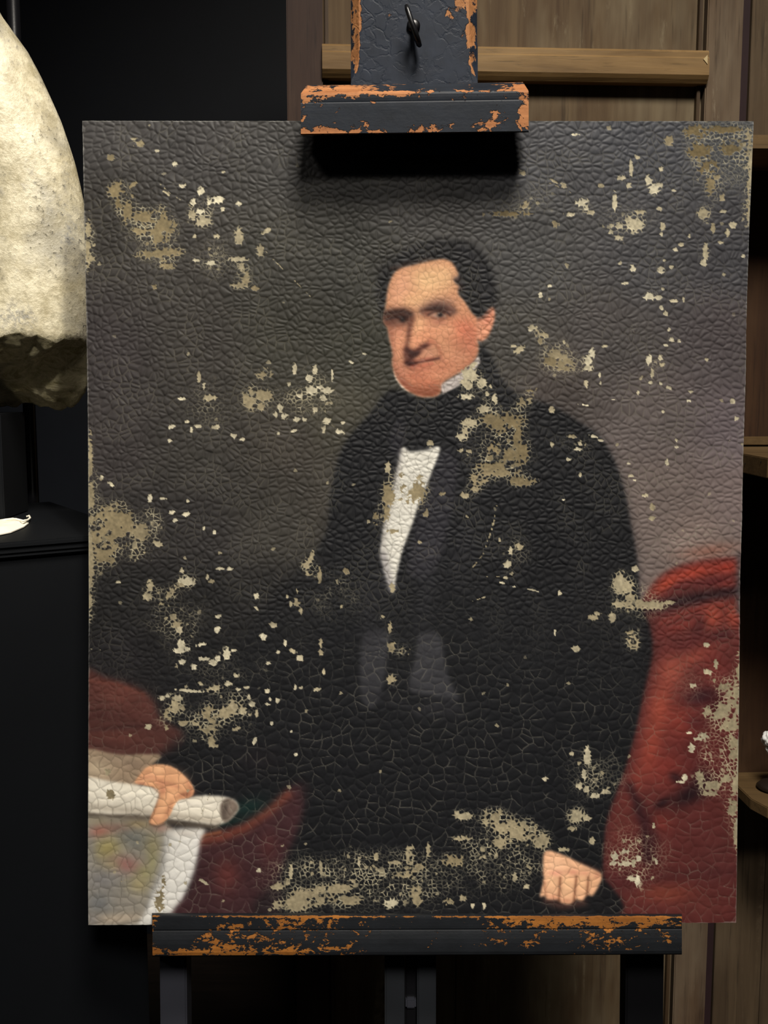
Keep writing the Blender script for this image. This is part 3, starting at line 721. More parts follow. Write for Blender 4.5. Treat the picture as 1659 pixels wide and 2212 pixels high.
spot(868, 826, 14, 8, (136, 88, 72), .7, 40); spot(1004, 744, 26, 18, (196, 136, 110), .6, 0); spot(960, 790, 30, 12, (198, 140, 112), .6, -10); spot(905, 812, 24, 7, (186, 124, 102), .6, 5)
spot(838, 726, 7, 26, (170, 120, 102), .6, 0); spot(1014, 720, 12, 30, (196, 132, 108), .5, 0)
# left eye, in the shade of the brow
spot(858, 684, 32, 15, (92, 64, 57), .97, -4); spot(846, 694, 18, 12, (120, 82, 70), .9, 0); spot(880, 690, 11, 12, (106, 72, 62), .85, 0)
stroke([(832, 678), (850, 674), (872, 672), (886, 679)], 11, (62, 44, 41), .9, 6); stroke([(834, 690), (850, 686), (866, 684), (880, 686)], 5, (64, 44, 40), .8, 3)
spot(858, 694, 9, 4, (150, 118, 104), .6); spot(870, 691, 6.5, 6, (38, 30, 32), .95); spot(868, 689, 2, 2, (110, 104, 104), .6)
stroke([(836, 700), (852, 705), (872, 702)], 6, (128, 88, 74), .7, 5); spot(862, 712, 20, 7, (196, 142, 118), .6)
# right eye
spot(945, 657, 36, 13, (150, 118, 106), .8, -6); stroke([(914, 672), (930, 666), (948, 663), (964, 665), (978, 672)], 13, (82, 60, 56), .9, 6); stroke([(924, 670), (945, 667), (964, 670)], 7, (58, 43, 42), .85, 4); spot(974, 668, 12, 8, (140, 106, 94), .6, 30)
spot(924, 678, 12, 9, (150, 104, 88), .8, 0); spot(962, 676, 12, 8, (128, 88, 76), .8, 0); stroke([(926, 680), (938, 674), (952, 671), (966, 675), (972, 681)], 4, (72, 48, 44), .85, 3)
spot(942, 683, 10, 5, (186, 160, 146), .9, 8); spot(960, 683, 5, 3.5, (178, 146, 130), .8); spot(951, 680, 6.5, 6.5, (36, 30, 33), .97); spot(948, 677, 2, 2, (150, 140, 136), .7)
stroke([(934, 686), (948, 690), (964, 687)], 4, (140, 94, 80), .75, 3); spot(948, 696, 18, 7, (176, 124, 104), .75, 4); spot(944, 703, 18, 4, (214, 164, 136), .6)
# nose
stroke([(889, 690), (885, 712), (881, 735), (877, 754)], 8, (124, 84, 70), .9, 5); stroke([(884, 700), (881, 724)], 4, (112, 76, 66), .6, 4)
stroke([(879, 756), (888, 764), (898, 760), (910, 750), (926, 743)], 9, (108, 68, 60), .92, 5); spot(886, 764, 12, 10, (78, 48, 46), .95, 20); spot(902, 762, 10, 6, (84, 52, 48), .9, -25); spot(918, 748, 10, 5, (98, 62, 54), .8, -25)
poly([(877, 750), (884, 756), (900, 762), (906, 764), (896, 772), (884, 778), (877, 774)], (76, 50, 47), 2.5, .85); spot(885, 778, 11, 12, (92, 60, 54), .85); spot(878, 770, 6, 14, (130, 88, 76), .7)
stroke([(928, 736), (940, 740), (948, 752), (953, 766)], 6, (178, 118, 96), .65, 5); spot(930, 738, 7, 8, (214, 150, 122), .6)
# mouth
stroke([(878, 783), (888, 787), (902, 783), (922, 779), (948, 774)], 5, (74, 42, 38), .95, 3); spot(889, 786, 12, 7, (70, 40, 38), .9, 0); spot(916, 776, 22, 4, (176, 114, 98), .7, -8)
stroke([(890, 792), (910, 791), (932, 785)], 6, (192, 120, 102), .8, 4); stroke([(886, 799), (906, 800), (926, 797)], 5, (160, 106, 88), .7, 5); stroke([(952, 772), (958, 780)], 4, (172, 118, 100), .6, 4)
stroke([(846, 716), (848, 750), (850, 790), (860, 816)], 8, (160, 108, 92), .6, 6); stroke([(856, 822), (880, 838), (905, 836), (940, 832)], 5, (168, 108, 86), .55, 5)
stroke([(1032, 742), (1034, 764), (1022, 782), (990, 806)], 6, (172, 122, 100), .6, 6)
M = np.zeros((NY, NX), np.float32); M[hw] = hm
EYEZONE = np.exp(-(((XS - 846) / 26) ** 2 + ((YS - 688) / 18) ** 2))
M = np.clip(M + .4 * EYEZONE, 0, 1)[..., None]
COL[:] = COL ** 1.24 * .97
COL[:] = KEEP * (1 - M) + COL * M
# wisps of hair over the temple
spot(986, 602, 9, 7, (96, 74, 68), .6, 30); spot(996, 622, 8, 9, (60, 48, 46), .6, 0); stroke([(846, 580), (880, 570), (930, 560)], 6, (96, 70, 58), .4, 5)

# -- papers, map and rolled sheet, left hand
poly([(180, 1620), (258, 1630), (345, 1630), (328, 1652), (300, 1678), (291, 1698), (180, 1688)], (152, 132, 110), 3)
spot(205, 1660, 40, 26, (190, 172, 146), .85); spot(290, 1650, 40, 14, (128, 110, 94), .7, 10); spot(250, 1640, 40, 8, (150, 132, 112), .6)
poly([(180, 1752), (322, 1762), (372, 1790), (357, 1822), (350, 1876), (330, 1926), (316, 1966), (300, 2010), (180, 2010)], (138, 133, 122), 4)
for s in [(210, 1775, 40, 14, (150, 140, 116), .7, 0), (214, 1796, 30, 13, (164, 100, 88), .75, -8), (258, 1788, 26, 10, (132, 100, 92), .7, 0), (300, 1780, 30, 12, (146, 128, 92), .7, 0), (232, 1832, 30, 24, (160, 148, 92), .8, -20), (290, 1812, 30, 20, (100, 102, 98), .8, 20),
          (330, 1830, 18, 30, (142, 134, 96), .7, 0), (272, 1868, 32, 18, (150, 96, 92), .75, 10), (240, 1870, 20, 14, (158, 146, 110), .7, 0), (312, 1886, 20, 20, (136, 132, 92), .75, 0), (330, 1864, 10, 22, (150, 146, 104), .6, 0), (220, 1900, 44, 24, (124, 122, 122), .8, 0),
          (300, 1912, 24, 20, (160, 148, 108), .75, 0), (216, 1950, 36, 24, (116, 118, 120), .85, 0), (270, 1948, 36, 20, (142, 136, 126), .8, 0), (250, 1984, 70, 12, (186, 170, 150), .8, -4), (200, 1986, 16, 14, (130, 128, 128), .6, 0), (196, 1850, 10, 60, (146, 142, 136), .6, 0), (350, 1790, 20, 9, (160, 122, 110), .6, 0)]: spot(*s)
poly([(368, 1794), (440, 1788), (432, 1816), (421, 1870), (400, 1927), (375, 1966), (340, 2010), (296, 2010), (316, 1964), (330, 1926), (350, 1876), (357, 1820)], (222, 220, 213), 3.5)
stroke([(364, 1800), (352, 1870), (330, 1930)], 14, (170, 168, 162), .6, 8); stroke([(430, 1800), (414, 1880), (388, 1940)], 10, (226, 224, 220), .6, 6); spot(400, 1800, 30, 8, (190, 182, 172), .6)
ROLL = [(180, 1682), (240, 1688), (290, 1695), (350, 1704), (384, 1724), (418, 1720), (450, 1718), (494, 1723), (515, 1740), (508, 1758), (487, 1776), (462, 1781), (412, 1774), (366, 1768), (322, 1760), (180, 1750)]
stroke([(180, 1756), (322, 1766), (400, 1780), (465, 1786)], 12, (84, 74, 64), .85, 5)
poly(ROLL, (228, 221, 204), 2.6)
stroke([(190, 1700), (300, 1710), (350, 1716)], 18, (240, 234, 216), .8, 8); stroke([(390, 1735), (480, 1738)], 12, (222, 216, 202), .7, 6); stroke([(190, 1742), (320, 1754), (420, 1768), (470, 1774)], 12, (168, 158, 142), .75, 6)
poly([(478, 1734), (494, 1724), (515, 1740), (505, 1762), (486, 1777), (476, 1756)], (112, 100, 90), 2.5); spot(500, 1742, 8, 14, (140, 124, 112), .8, 20); spot(486, 1750, 6, 16, (78, 68, 62), .8, 10)
LH = [(292, 1690), (300, 1676), (318, 1657), (343, 1651), (374, 1657), (399, 1676), (415, 1695), (419, 1711), (411, 1722), (387, 1728), (377, 1740), (365, 1764), (350, 1779), (331, 1782), (323, 1774), (333, 1748), (345, 1718), (337, 1703), (312, 1696)]
poly(LH, (222, 166, 124), 2)
for s in [(345, 1664, 26, 10, (238, 186, 142), .85, 0), (385, 1690, 18, 18, (226, 168, 126), .8, 30), (320, 1680, 22, 8, (230, 176, 136), .8, -20), (348, 1690, 26, 5, (196, 136, 104), .7, 20), (352, 1706, 8, 12, (186, 126, 98), .8, 0), (400, 1716, 18, 6, (160, 104, 80), .8, -10), (372, 1716, 16, 8, (236, 180, 136), .8, -30), (352, 1740, 9, 26, (232, 176, 134), .8, 22), (340, 1772, 10, 6, (210, 150, 116), .7, 20), (364, 1750, 5, 20, (176, 120, 92), .6, 22), (305, 1692, 12, 3, (176, 122, 98), .7, 10)]: spot(*s)
spot(318, 1668, 14, 8, (206, 148, 112), .6, -35); spot(360, 1670, 10, 12, (212, 154, 116), .6, 30); stroke([(305, 1682), (330, 1676), (352, 1684)], 4, (190, 130, 100), .6, 4); stroke([(340, 1694), (362, 1690), (384, 1700)], 5, (178, 122, 94), .65, 4); stroke([(405, 1690), (414, 1706), (405, 1718)], 7, (170, 112, 86), .6, 5); spot(395, 1684, 10, 8, (236, 184, 142), .6, 30)
stroke([(330, 1700), (345, 1714), (336, 1745), (324, 1774)], 3, (120, 80, 60), .6, 2.5); stroke([(325, 1780), (340, 1786), (354, 1780)], 4, (80, 58, 48), .8, 3)

# -- right hand, resting
RH = [(1178, 1838), (1212, 1845), (1256, 1865), (1295, 1884), (1299, 1900), (1288, 1922), (1279, 1935), (1268, 1932), (1258, 1945), (1242, 1943), (1232, 1952), (1213, 1950), (1205, 1942), (1184, 1943), (1176, 1935), (1166, 1937), (1169, 1922), (1174, 1902), (1174, 1870)]
stroke([(1180, 1946), (1215, 1958), (1260, 1950)], 12, (78, 50, 44), .8, 8)
poly(RH, (230, 178, 140), 2.4)
for s in [(1200, 1870, 22, 16, (236, 188, 152), .8, 0), (1192, 1900, 10, 22, (240, 192, 150), .8, 0), (1225, 1910, 13, 22, (242, 194, 150), .8, 0), (1256, 1908, 10, 20, (240, 190, 146), .8, 0), (1282, 1905, 9, 16, (232, 178, 136), .8, 0), (1200, 1886, 16, 7, (220, 152, 128), .7, 0), (1238, 1884, 14, 6, (206, 142, 116), .8, 0), (1264, 1886, 12, 5, (212, 150, 120), .7, 0), (1290, 1890, 8, 8, (200, 140, 112), .7, 0), (1196, 1938, 12, 6, (214, 150, 120), .7, 0), (1224, 1946, 12, 5, (206, 142, 112), .7, 0)]: spot(*s)
for g in [[(1210, 1896), (1207, 1945)], [(1245, 1894), (1240, 1944)], [(1271, 1896), (1268, 1932)]]: stroke(g, 4, (112, 70, 50), .85, 3)
stroke([(1176, 1905), (1180, 1935)], 3, (170, 114, 88), .6, 3); stroke([(1256, 1862), (1300, 1882)], 5, (60, 40, 36), .6, 4)
COL *= (1 + .12 * (vnoise(XS, YS, 26, 91, 3) - .5))[..., None]

k_ = np.clip(COL.mean(-1) / .24, 0, 1); COL *= (.72 + .28 * k_)[..., None]                # the blacks are deep

# ---------------------------------------------------------------- losses: (x, y, rx, ry, tone, turn)
LOSS = """255 410 19 17 .2;275 458 11 26 .2;318 468 38 12 .2;344 492 24 40 .22;345 548 50 10 .25 -4;367 490 16 15 .22;300 500 20 8 .25;285 400 14 5 .25 -30;258 440 10 14 .15
434 414 8 10 .95;418 437 7 9 .95;452 437 6 6 .95;470 433 14 9 1;515 440 7 5 1;481 452 5 6 .9;433 457 11 7 1;415 465 9 10 .6;439 479 17 9 .65;340 326 5 5 .95;378 354 6 6 1;392 402 7 4 .9 30;360 418 12 3 .6 30
516 510 9 18 .6;468 510 8 6 .65;575 500 14 5 .7 -30;563 543 10 15 .55;515 560 20 5 .7;522 576 8 10 .6;530 602 9 16 .4;516 617 17 7 .5;553 623 10 6 .3;455 568 10 5 .95;424 562 8 4 .9;360 575 16 6 .3;333 620 6 6 .25;420 510 5 5 .7
190 520 6 60 .45;197 560 9 14 .45;300 310 14 8 .4;240 340 10 8 .3;290 300 8 4 .6;400 400 3 3 .9;484 372 6 3 .8
430 814 5 15 .6;441 833 4 10 .8;453 859 15 8 .55;572 806 17 11 .4;539 863 14 23 .45;569 855 19 13 .4;565 878 9 10 .45;393 861 9 4 .95;370 922 9 5 .95 -20;404 911 5 3 .9;428 921 9 4 .9;413 928 4 6 .9;466 922 9 5 .8;367 952 5 4 .95;505 941 7 7 .9;524 949 6 4 .9
636 799 5 14 .8;681 799 6 13 .8;718 810 3 13 .9;669 818 8 9 .9;673 844 13 11 .9;692 836 9 5 .95;707 844 15 8 .9;699 859 9 8 .9;647 855 8 8 .85;606 881 7 11 .85;615 900 8 7 .9;641 906 8 6 .9;658 906 5 5 .9;681 885 6 6 .8;707 909 9 8 .9;699 926 5 10 .8;733 932 11 5 1 20;740 913 6 4 .9;636 930 8 3 .9 -20;595 896 5 7 .8;602 937 4 4 .9;787 764 6 3 1;759 782 6 3 1 20;624 830 4 5 .8
324 1076 6 10 1;352 1077 11 3 .95;240 1046 9 4 .9 35;221 1029 4 4 .9;406 1081 3 5 .9;371 1107 8 5 1;402 1111 9 5 .95 -20;378 1124 6 5 1;464 1149 6 5 1;440 1141 4 4 .9
240 1140 46 42 .3;215 1160 24 50 .32;228 1200 22 20 .3;270 1130 18 34 .28;291 1194 10 16 .5;340 1174 12 6 .6 20;305 1150 20 20 .4;195 1000 5 60 .42;196 1090 8 70 .42;195 1200 9 70 .45;194 1290 6 50 .5
476 1228 10 3 .9;496 1228 9 4 .95;393 1233 4 6 .7;256 1257 6 3 .8;323 1270 8 16 .55;318 1288 11 10 .6;405 1256 17 10 .85;382 1270 20 8 .5 -30;362 1292 10 16 .45;352 1305 10 6 .45;457 1256 7 5 .5;448 1246 4 6 .7;383 1350 14 10 .45;388 1360 8 12 .7;375 1334 8 8 .5;391 1392 8 12 .9;388 1405 13 7 .95;404 1402 7 5 .95;434 1392 14 5 .95 -10;393 1430 8 6 1;419 1441 7 7 .95;437 1423 15 5 .95;460 1431 9 7 .9;470 1422 8 7 1;489 1413 9 15 .9;505 1405 6 3 .9;470 1360 7 8 1;473 1331 8 4 .9;554 1287 6 7 .9
668 1208 7 18 .5 20;660 1223 9 10 .5;665 1240 11 5 .5;641 1275 3 8 .5;642 1300 8 10 .5;649 1318 5 10 .55;628 1305 4 6 .6;621 1288 4 4 .6;590 1350 10 7 .7;569 1376 8 8 1;554 1314 7 3 .8 45;616 1389 4 8 .95;632 1406 10 5 .6 30;649 1422 8 7 .8;600 1409 6 4 .9 -40;580 1432 6 4 .95 -30;693 1383 4 17 .5;693 1409 6 7 .5;699 1451 3 7 .6
509 1459 8 5 .75;492 1477 9 6 .8;463 1487 19 7 .55 -15;434 1476 8 5 .6;408 1492 30 3 .85 4;349 1508 8 5 .8;362 1503 5 5 .9;385 1508 10 8 .7;379 1526 9 16 .5;365 1542 11 15 .4;395 1529 6 6 .5;346 1557 6 8 .4;320 1570 7 7 .7;359 1572 6 8 .4;398 1562 14 6 .45;421 1562 12 10 .5
505 1526 11 18 .55;487 1540 38 13 .45 -28;453 1549 22 22 .38;447 1575 18 13 .42;457 1601 8 14 .4;463 1610 12 5 .45;525 1536 9 10 .6;554 1542 5 9 .6;545 1521 8 6 .85;538 1506 4 7 .8;577 1521 8 3 .9;600 1513 5 7 .9;577 1492 6 5 .9;584 1510 3 5 .9;515 1489 6 4 .8;533 1485 7 3 .8;637 1484 4 6 .9;650 1485 5 3 .8;685 1489 9 4 .7 -15;587 1563 5 4 1;509 1572 11 6 .5;550 1601 4 9 .95 25;629 1580 3 3 1;639 1630 4 4 1
1242 291 10 3 1;1446 304 12 12 .4;1504 285 26 14 .08;1510 325 26 18 .08;1576 318 22 16 .12;1530 362 22 14 .1;1560 280 40 8 .08;1616 312 9 30 .5;1622 362 6 60 .55;1617 434 5 50 .5;1534 401 11 20 .25;1560 427 7 11 .45;1547 383 10 6 .35
1520 461 14 13 .6;1583 486 10 8 .75;1540 492 5 11 .5;1562 457 8 4 .8;1571 503 5 9 .7;1556 524 8 4 .7;1524 543 6 17 .7;1520 568 7 8 .85;1605 553 5 5 .9
1401 389 8 13 .95;1413 409 14 12 1;1426 400 9 6 .9;1428 365 5 5 .8;1363 362 4 18 .8;1341 385 11 6 .75;1359 401 6 7 .8;1377 340 6 4 .7;1328 434 5 21 .85;1258 438 15 10 1;1267 448 5 10 .95;1229 463 13 5 .85;1276 459 9 7 .7;1135 445 12 12 .45 -30;1218 401 9 6 .6 30;1196 391 10 3 .6 30;1128 374 8 7 .6;1298 401 7 4 .6;1200 485 9 8 .35;1100 462 40 6 .15
1372 485 18 15 .8;1357 474 8 9 .75;1337 488 9 8 .8;1321 488 6 6 .75;1337 513 11 6 .8;1319 501 6 6 .8;1381 459 14 6 .6;1431 488 6 10 .7;1428 506 4 4 .85;1424 452 6 5 .7;1455 412 5 4 .9;1459 539 6 4 .9 30;1471 528 7 5 .7;1489 510 4 5 .7
1366 580 8 8 .95;1428 584 8 8 .9;1450 577 6 4 .8;1339 568 4 5 .8;1565 593 5 4 .7;1435 562 4 3 .8
1188 618 6 3 1;1167 638 5 6 1;1351 612 8 3 .9;1431 623 4 4 .8;1402 641 13 9 1;1422 643 9 5 .95;1429 665 5 5 .9;1438 677 5 6 .8;1456 650 9 4 .8;1476 647 3 7 .8;1445 712 3 4 .9;1452 734 7 5 .9;1467 737 4 4 .9;1438 746 5 3 .95;1402 777 7 12 .95;1427 773 6 6 .8;1431 788 8 5 .6;1409 806 4 11 .7;1405 826 6 4 .85;1427 828 4 5 .95;1445 838 8 4 .85 25;1488 866 6 3 1;1492 846 6 4 .8;1378 849 3 5 .8;1432 889 3 4 .8;1582 867 6 6 .8;1591 904 5 6 .85;1526 777 4 4 .7;1461 951 3 4 .8;1461 965 4 3 .95;1441 1001 5 12 .85;1358 1001 4 3 .9;1362 1028 7 4 .7;1371 1037 4 3 .9;1393 1070 8 4 .7;1409 1095 6 9 .5;1409 1120 8 5 .6
1279 762 7 11 1;1271 780 8 12 .9;1271 795 11 7 .8;1266 828 5 11 .7;1295 809 3 7 .9;1297 826 3 5 .95;1306 748 6 4 .7;1203 766 17 14 .42;1221 788 20 13 .35;1190 780 16 12 .25;1152 708 11 6 .7;1163 719 8 9 .5;1177 724 10 6 .5;1145 714 4 3 1;1123 755 15 7 .6 -30;1109 748 7 4 .7;1167 737 6 8 .4;1219 739 3 6 .7;1138 864 11 14 .4;1123 878 12 9 .4;1192 885 6 8 .6;1150 845 12 9 .25
1282 943 10 4 .9 15;1297 951 6 3 .9;1248 970 9 5 .9;1253 958 5 8 .7;1228 992 6 4 .9;1192 961 5 6 .7;1235 943 11 4 .5;1253 1025 3 7 .7;1217 1079 4 2 1
1016 809 18 16 .75;1002 826 10 8 .7;1040 828 11 12 .75;1006 857 16 6 .85;1011 833 11 8 .7;1069 862 6 13 .75;1045 884 15 9 .7;1016 915 17 9 .65;997 944 13 10 .75;1006 930 8 11 .6;1011 982 9 13 .5;997 973 8 5 .6;1022 790 12 6 .7 -35;1052 850 5 6 .7;1060 835 4 5 .7
1092 912 42 20 .18;1064 905 25 13 .22;1117 939 12 30 .18;1127 978 13 22 .18;1069 973 15 18 .22;1088 1021 34 9 .3;1035 1036 20 13 .35;1127 1040 28 9 .22;1006 1069 11 8 .5;1026 1057 11 6 .45;1132 867 15 12 .35;1074 1007 38 10 .25;1100 985 20 14 .2;1052 1020 14 10 .3
1103 1190 5 9 .75;1122 1180 9 8 .5;1096 1219 9 8 .8;1079 1166 3 5 .6;1209 1281 5 7 .85;1092 1248 5 4 .7
838 1069 13 26 .3;900 1064 20 24 .32;881 1055 16 10 .32;871 1026 14 6 .35;833 1108 9 20 .3;852 1149 16 5 .35;920 1108 7 9 .35;838 1011 7 14 .6;958 1069 8 8 .35;929 958 8 8 .55;905 1030 8 6 .4;846 1030 6 10 .35;880 1085 6 8 .35;812 1120 6 16 .25;906 1172 5 5 .5
847 1267 7 14 .5;748 1233 8 8 .35;823 1334 9 7 .5;842 1354 5 14 .42;847 1396 10 14 .42;876 1406 14 9 .42;847 1469 11 12 .42;690 1240 4 20 .4;740 1310 5 8 .5
1339 1262 15 22 .6;1373 1228 10 8 .75;1349 1267 21 13 .55;1382 1305 42 11 .5;1412 1308 28 9 .5;1363 1291 14 10 .5;1334 1305 12 8 .55;1322 1334 8 11 .6;1281 1334 13 6 .5;1368 1387 12 16 .45;1363 1366 12 6 .4;1199 1366 3 8 .9;1243 1401 9 7 .7;1290 1325 8 4 .6
1269 1633 7 22 .8;1262 1671 6 15 .8;1252 1698 8 8 .75;1267 1705 6 8 .75;1286 1719 14 6 .8;1305 1710 11 6 .7;1235 1628 5 5 .7;1178 1683 7 5 .8;1245 1763 17 14 .62;1267 1768 11 8 .62;1093 1782 30 18 .45;1074 1763 17 14 .45;1122 1801 36 17 .45;1079 1821 14 13 .45;1170 1816 18 18 .5;1141 1787 18 12 .45;1002 1763 21 7 .6;987 1756 8 6 .6;1050 1768 8 16 .5;1219 1835 13 5 .55;1279 1816 6 8 .6;1236 1790 10 6 .5
886 1845 9 19 .5;977 1859 24 12 .3;891 1879 28 9 .4 -20;871 1888 20 8 .4;852 1864 15 5 .5;997 1811 19 6 .5;1112 1893 6 11 .6;1137 1915 8 6 .65;693 1874 4 15 .6;736 1917 30 11 .45;669 1938 46 18 .45;712 1922 40 10 .45;640 1953 34 14 .45;842 1951 14 12 .85;900 1936 15 20 .4;968 1951 12 11 .4;1045 1956 5 9 .8;1021 1956 5 6 .8;775 1864 4 9 .7;813 1850 5 11 .5;925 1835 6 15 .5;750 1945 30 10 .42;760 1905 12 6 .5;1000 1940 8 8 .5
628 1883 4 16 .6;600 1914 16 8 .5;597 1955 9 12 .5;559 1880 6 5 .9;440 1905 12 4 .7 30;620 1905 6 9 .5;352 1905 6 16 .3;345 1945 10 24 .3;240 1715 10 14 .35;232 1668 8 8 .5
1328 1850 8 11 .9;1325 1865 11 5 .85;1350 1839 12 8 .8;1348 1865 17 6 .8;1379 1855 6 8 .95;1369 1865 5 9 .7;1366 1897 13 6 .85;1377 1903 6 13 1;1412 1784 3 7 .7;1418 1862 3 6 .9
1590 1514 9 40 .5;1575 1500 9 14 .5;1531 1539 15 13 .5;1548 1544 24 9 .5;1565 1530 20 13 .5;1578 1574 22 24 .48;1588 1600 14 44 .46;1494 1616 8 13 .9;1520 1589 13 8 .75;1508 1596 11 5 .8;1489 1583 6 3 .9;1479 1680 6 9 .9;1471 1689 11 3 .9;1513 1685 8 17 .5;1508 1672 6 8 .5;1540 1697 24 9 .5;1531 1714 20 6 .5;1573 1682 20 10 .5;1588 1690 11 24 .5;1584 1749 11 22 .5;1591 1791 6 44 .5;1596 1650 6 60 .55;1595 1440 5 30 .45
1526 1393 7 6 .75;1497 1481 9 5 .75;1529 1452 11 6 .7 20;1547 1434 5 11 .6;1564 1481 18 12 .45;1540 1470 10 8 .4;1445 1302 12 5 .5""".replace('\n', ';')
SCR = [([(1248, 873), (1271, 876), (1300, 867), (1329, 862)], 3.4, 1), ([(1074, 1093), (1064, 1137), (1055, 1166), (1050, 1180)], 3.6, .5), ([(1045, 1195), (1021, 1226)], 2.2, .4), ([(1079, 1257), (1108, 1267), (1151, 1274), (1185, 1286)], 3.4, .9), ([(1021, 1298), (1059, 1286)], 2.2, .6), ([(1050, 1245), (1112, 1247)], 1.6, .5),
       ([(197, 1402), (216, 1403)], 3, .9), ([(1591, 915), (1586, 935), (1574, 955)], 2.4, .8), ([(1120, 365), (1150, 385), (1200, 400), (1240, 420)], 2, .5), ([(280, 385), (330, 382), (370, 420), (420, 450)], 2, .5), ([(560, 530), (600, 570), (670, 640)], 1.8, .5), ([(190, 1925), (260, 1905), (340, 1880)], 1.6, .4), ([(430, 1770), (460, 1700), (480, 1650)], 1.4, .4)]
DEN = np.zeros((NY, NX), np.float32); TON = np.full((NY, NX), .5, np.float32)
SCR_D = np.zeros((NY, NX), np.float32)
def add_den(w, d, tone):
    b = d > DEN[w]
    DEN[w] = np.where(b, d, DEN[w]); TON[w] = np.where(b, tone, TON[w])
for e in LOSS.split(';'):
    v = [float(t) for t in e.split()]
    if len(v) < 5: continue
    x, y, rx, ry, tone = v[:5]; rot = math.radians(v[5]) if len(v) > 5 else 0
    R = max(rx, ry) * 2.2 + 14
    w = window(x - R, y - R, x + R, y + R)
    c, s = math.cos(rot), math.sin(rot); dx, dy = XS[w] - x, YS[w] - y
    r = np.hypot((dx * c + dy * s) / (rx * (.96 if max(rx, ry) > 15 else .84)), (-dx * s + dy * c) / (ry * (.96 if max(rx, ry) > 15 else .84)))
    add_den(w, np.clip(1.0 - .5 * r, 0, 1), tone)            # .5 on the outline
for pts, wd, tone in SCR:
    p = np.array(pts, float)
    w = window(p[:, 0].min() - 20, p[:, 1].min() - 20, p[:, 0].max() + 20, p[:, 1].max() + 20)
    sd = np.clip(1 - .5 * seg_dist(pts, XS[w], YS[w]) / (wd * .5), 0, 1)
    TON[w] = np.where(sd > np.maximum(SCR_D[w], DEN[w]), tone, TON[w]); SCR_D[w] = np.maximum(SCR_D[w], sd)
WEB = np.clip(blur(np.clip(DEN - .1, 0, 1), 15) * 2.1, 0, 1)
for x, y, rx, ry, a in [(300, 490, 60, 60, .5), (310, 1150, 50, 60, .8), (380, 1340, 90, 90, .5), (450, 1560, 130, 70, .4), (650, 850, 110, 70, .5), (1080, 960, 90, 110, .6), (860, 1090, 80, 120, .35), (1380, 1300, 70, 60, .5), (1548, 1640, 50, 60, .8), (1500, 1480, 60, 50, .4),
                        (800, 1900, 240, 70, .8), (1080, 1850, 140, 90, .6), (1280, 1680, 90, 70, .5), (1370, 1850, 90, 90, .5), (1350, 480, 120, 80, .4), (1560, 350, 70, 90, .7), (480, 560, 110, 70, .4), (1210, 780, 70, 60, .5), (1400, 720, 80, 100, .3), (720, 1280, 120, 100, .35), (460, 860, 110, 90, .4), (1250, 960, 70, 40, .4), (470, 1440, 150, 60, .4), (985, 775, 40, 24, .35), (1120, 1190, 60, 60, .4), (1150, 430, 100, 60, .35)]:
    WEB = np.maximum(WEB, a * np.exp(-(((XS - x) / rx) ** 2 + ((YS - y) / ry) ** 2)))
WEB *= .55 + .75 * vnoise(XS, YS, 40, 55, 2)
WEB = np.clip(WEB, 0, 1)

# ---------------------------------------------------------------- craquelure: cracked cells at two sizes
def cells(x, y, cx, cy, seed, jit=.85):
    """nearest seed, distance to the cell border (drawing units), cell id"""
    g = np.random.RandomState(seed).rand(512, 512, 3).astype(np.float32)
    fx, fy = x / cx, y / cy
    ix, iy = np.floor(fx).astype(np.int32), np.floor(fy).astype(np.int32)
    best = np.full(x.shape, 1e9, np.float32); sx = np.zeros_like(best); sy = np.zeros_like(best); rid = np.zeros_like(best)
    for j in (-1, 0, 1):
        for i in (-1, 0, 1):
            a, b = ix + i, iy + j
            c = g[b % 512, a % 512]
            qx = (a + .5 + jit * (c[..., 0] - .5)) * cx; qy = (b + .5 + jit * (c[..., 1] - .5)) * cy
            d = (qx - x) ** 2 + ((qy - y)) ** 2
            u = d < best
            best = np.where(u, d, best); sx = np.where(u, qx, sx); sy = np.where(u, qy, sy); rid = np.where(u, c[..., 2], rid)
    ed = np.full(x.shape, 1e9, np.float32)
    for j in (-2, -1, 0, 1, 2):
        for i in (-2, -1, 0, 1, 2):
            a, b = ix + i, iy + j
            c = g[b % 512, a % 512]
            qx = (a + .5 + jit * (c[..., 0] - .5)) * cx; qy = (b + .5 + jit * (c[..., 1] - .5)) * cy
            ddx, ddy = qx - sx, qy - sy; L = np.hypot(ddx, ddy)
            e = ((sx + qx) * .5 - x) * ddx / np.maximum(L, 1e-3) + ((sy + qy) * .5 - y) * ddy / np.maximum(L, 1e-3)
            ed = np.where(L > 1e-2, np.minimum(ed, e), ed)
    return sx, sy, ed, rid

_w1 = 20 * (vnoise(XS, YS, 44, 201, 3) - .5); _w2 = 22 * (vnoise(XS * .6, YS, 44, 301, 3) - .5)
_f1 = 6 * (vnoise(XS, YS, 11, 401, 2) - .5); _f2 = 6 * (vnoise(XS, YS, 11, 501, 2) - .5)
bsx, bsy, bed, bid = cells(XS + _w1, YS + _w2, 20, 11, 11)        # overlapping scales, upper half
_, _, led, lid = cells(XS + _w1, YS + _w2, 24, 19, 37)             # flat polygons, lower half
_, _, fed, fid = cells(XS + _f1, YS + _f2, 10.5, 8.8, 23)                     # fine flakes by the losses
_, _, med, mid_ = cells(XS + _w1 * .8, YS + _w2 * .8, 15, 13, 53)              # close network of the flesh
face = np.clip(blur(M[..., 0], 2) * 1.2, 0, 1)
wv_s = np.clip((vnoise(XS, YS, 22, 741, 2) - .4) * 5, 0, 1)
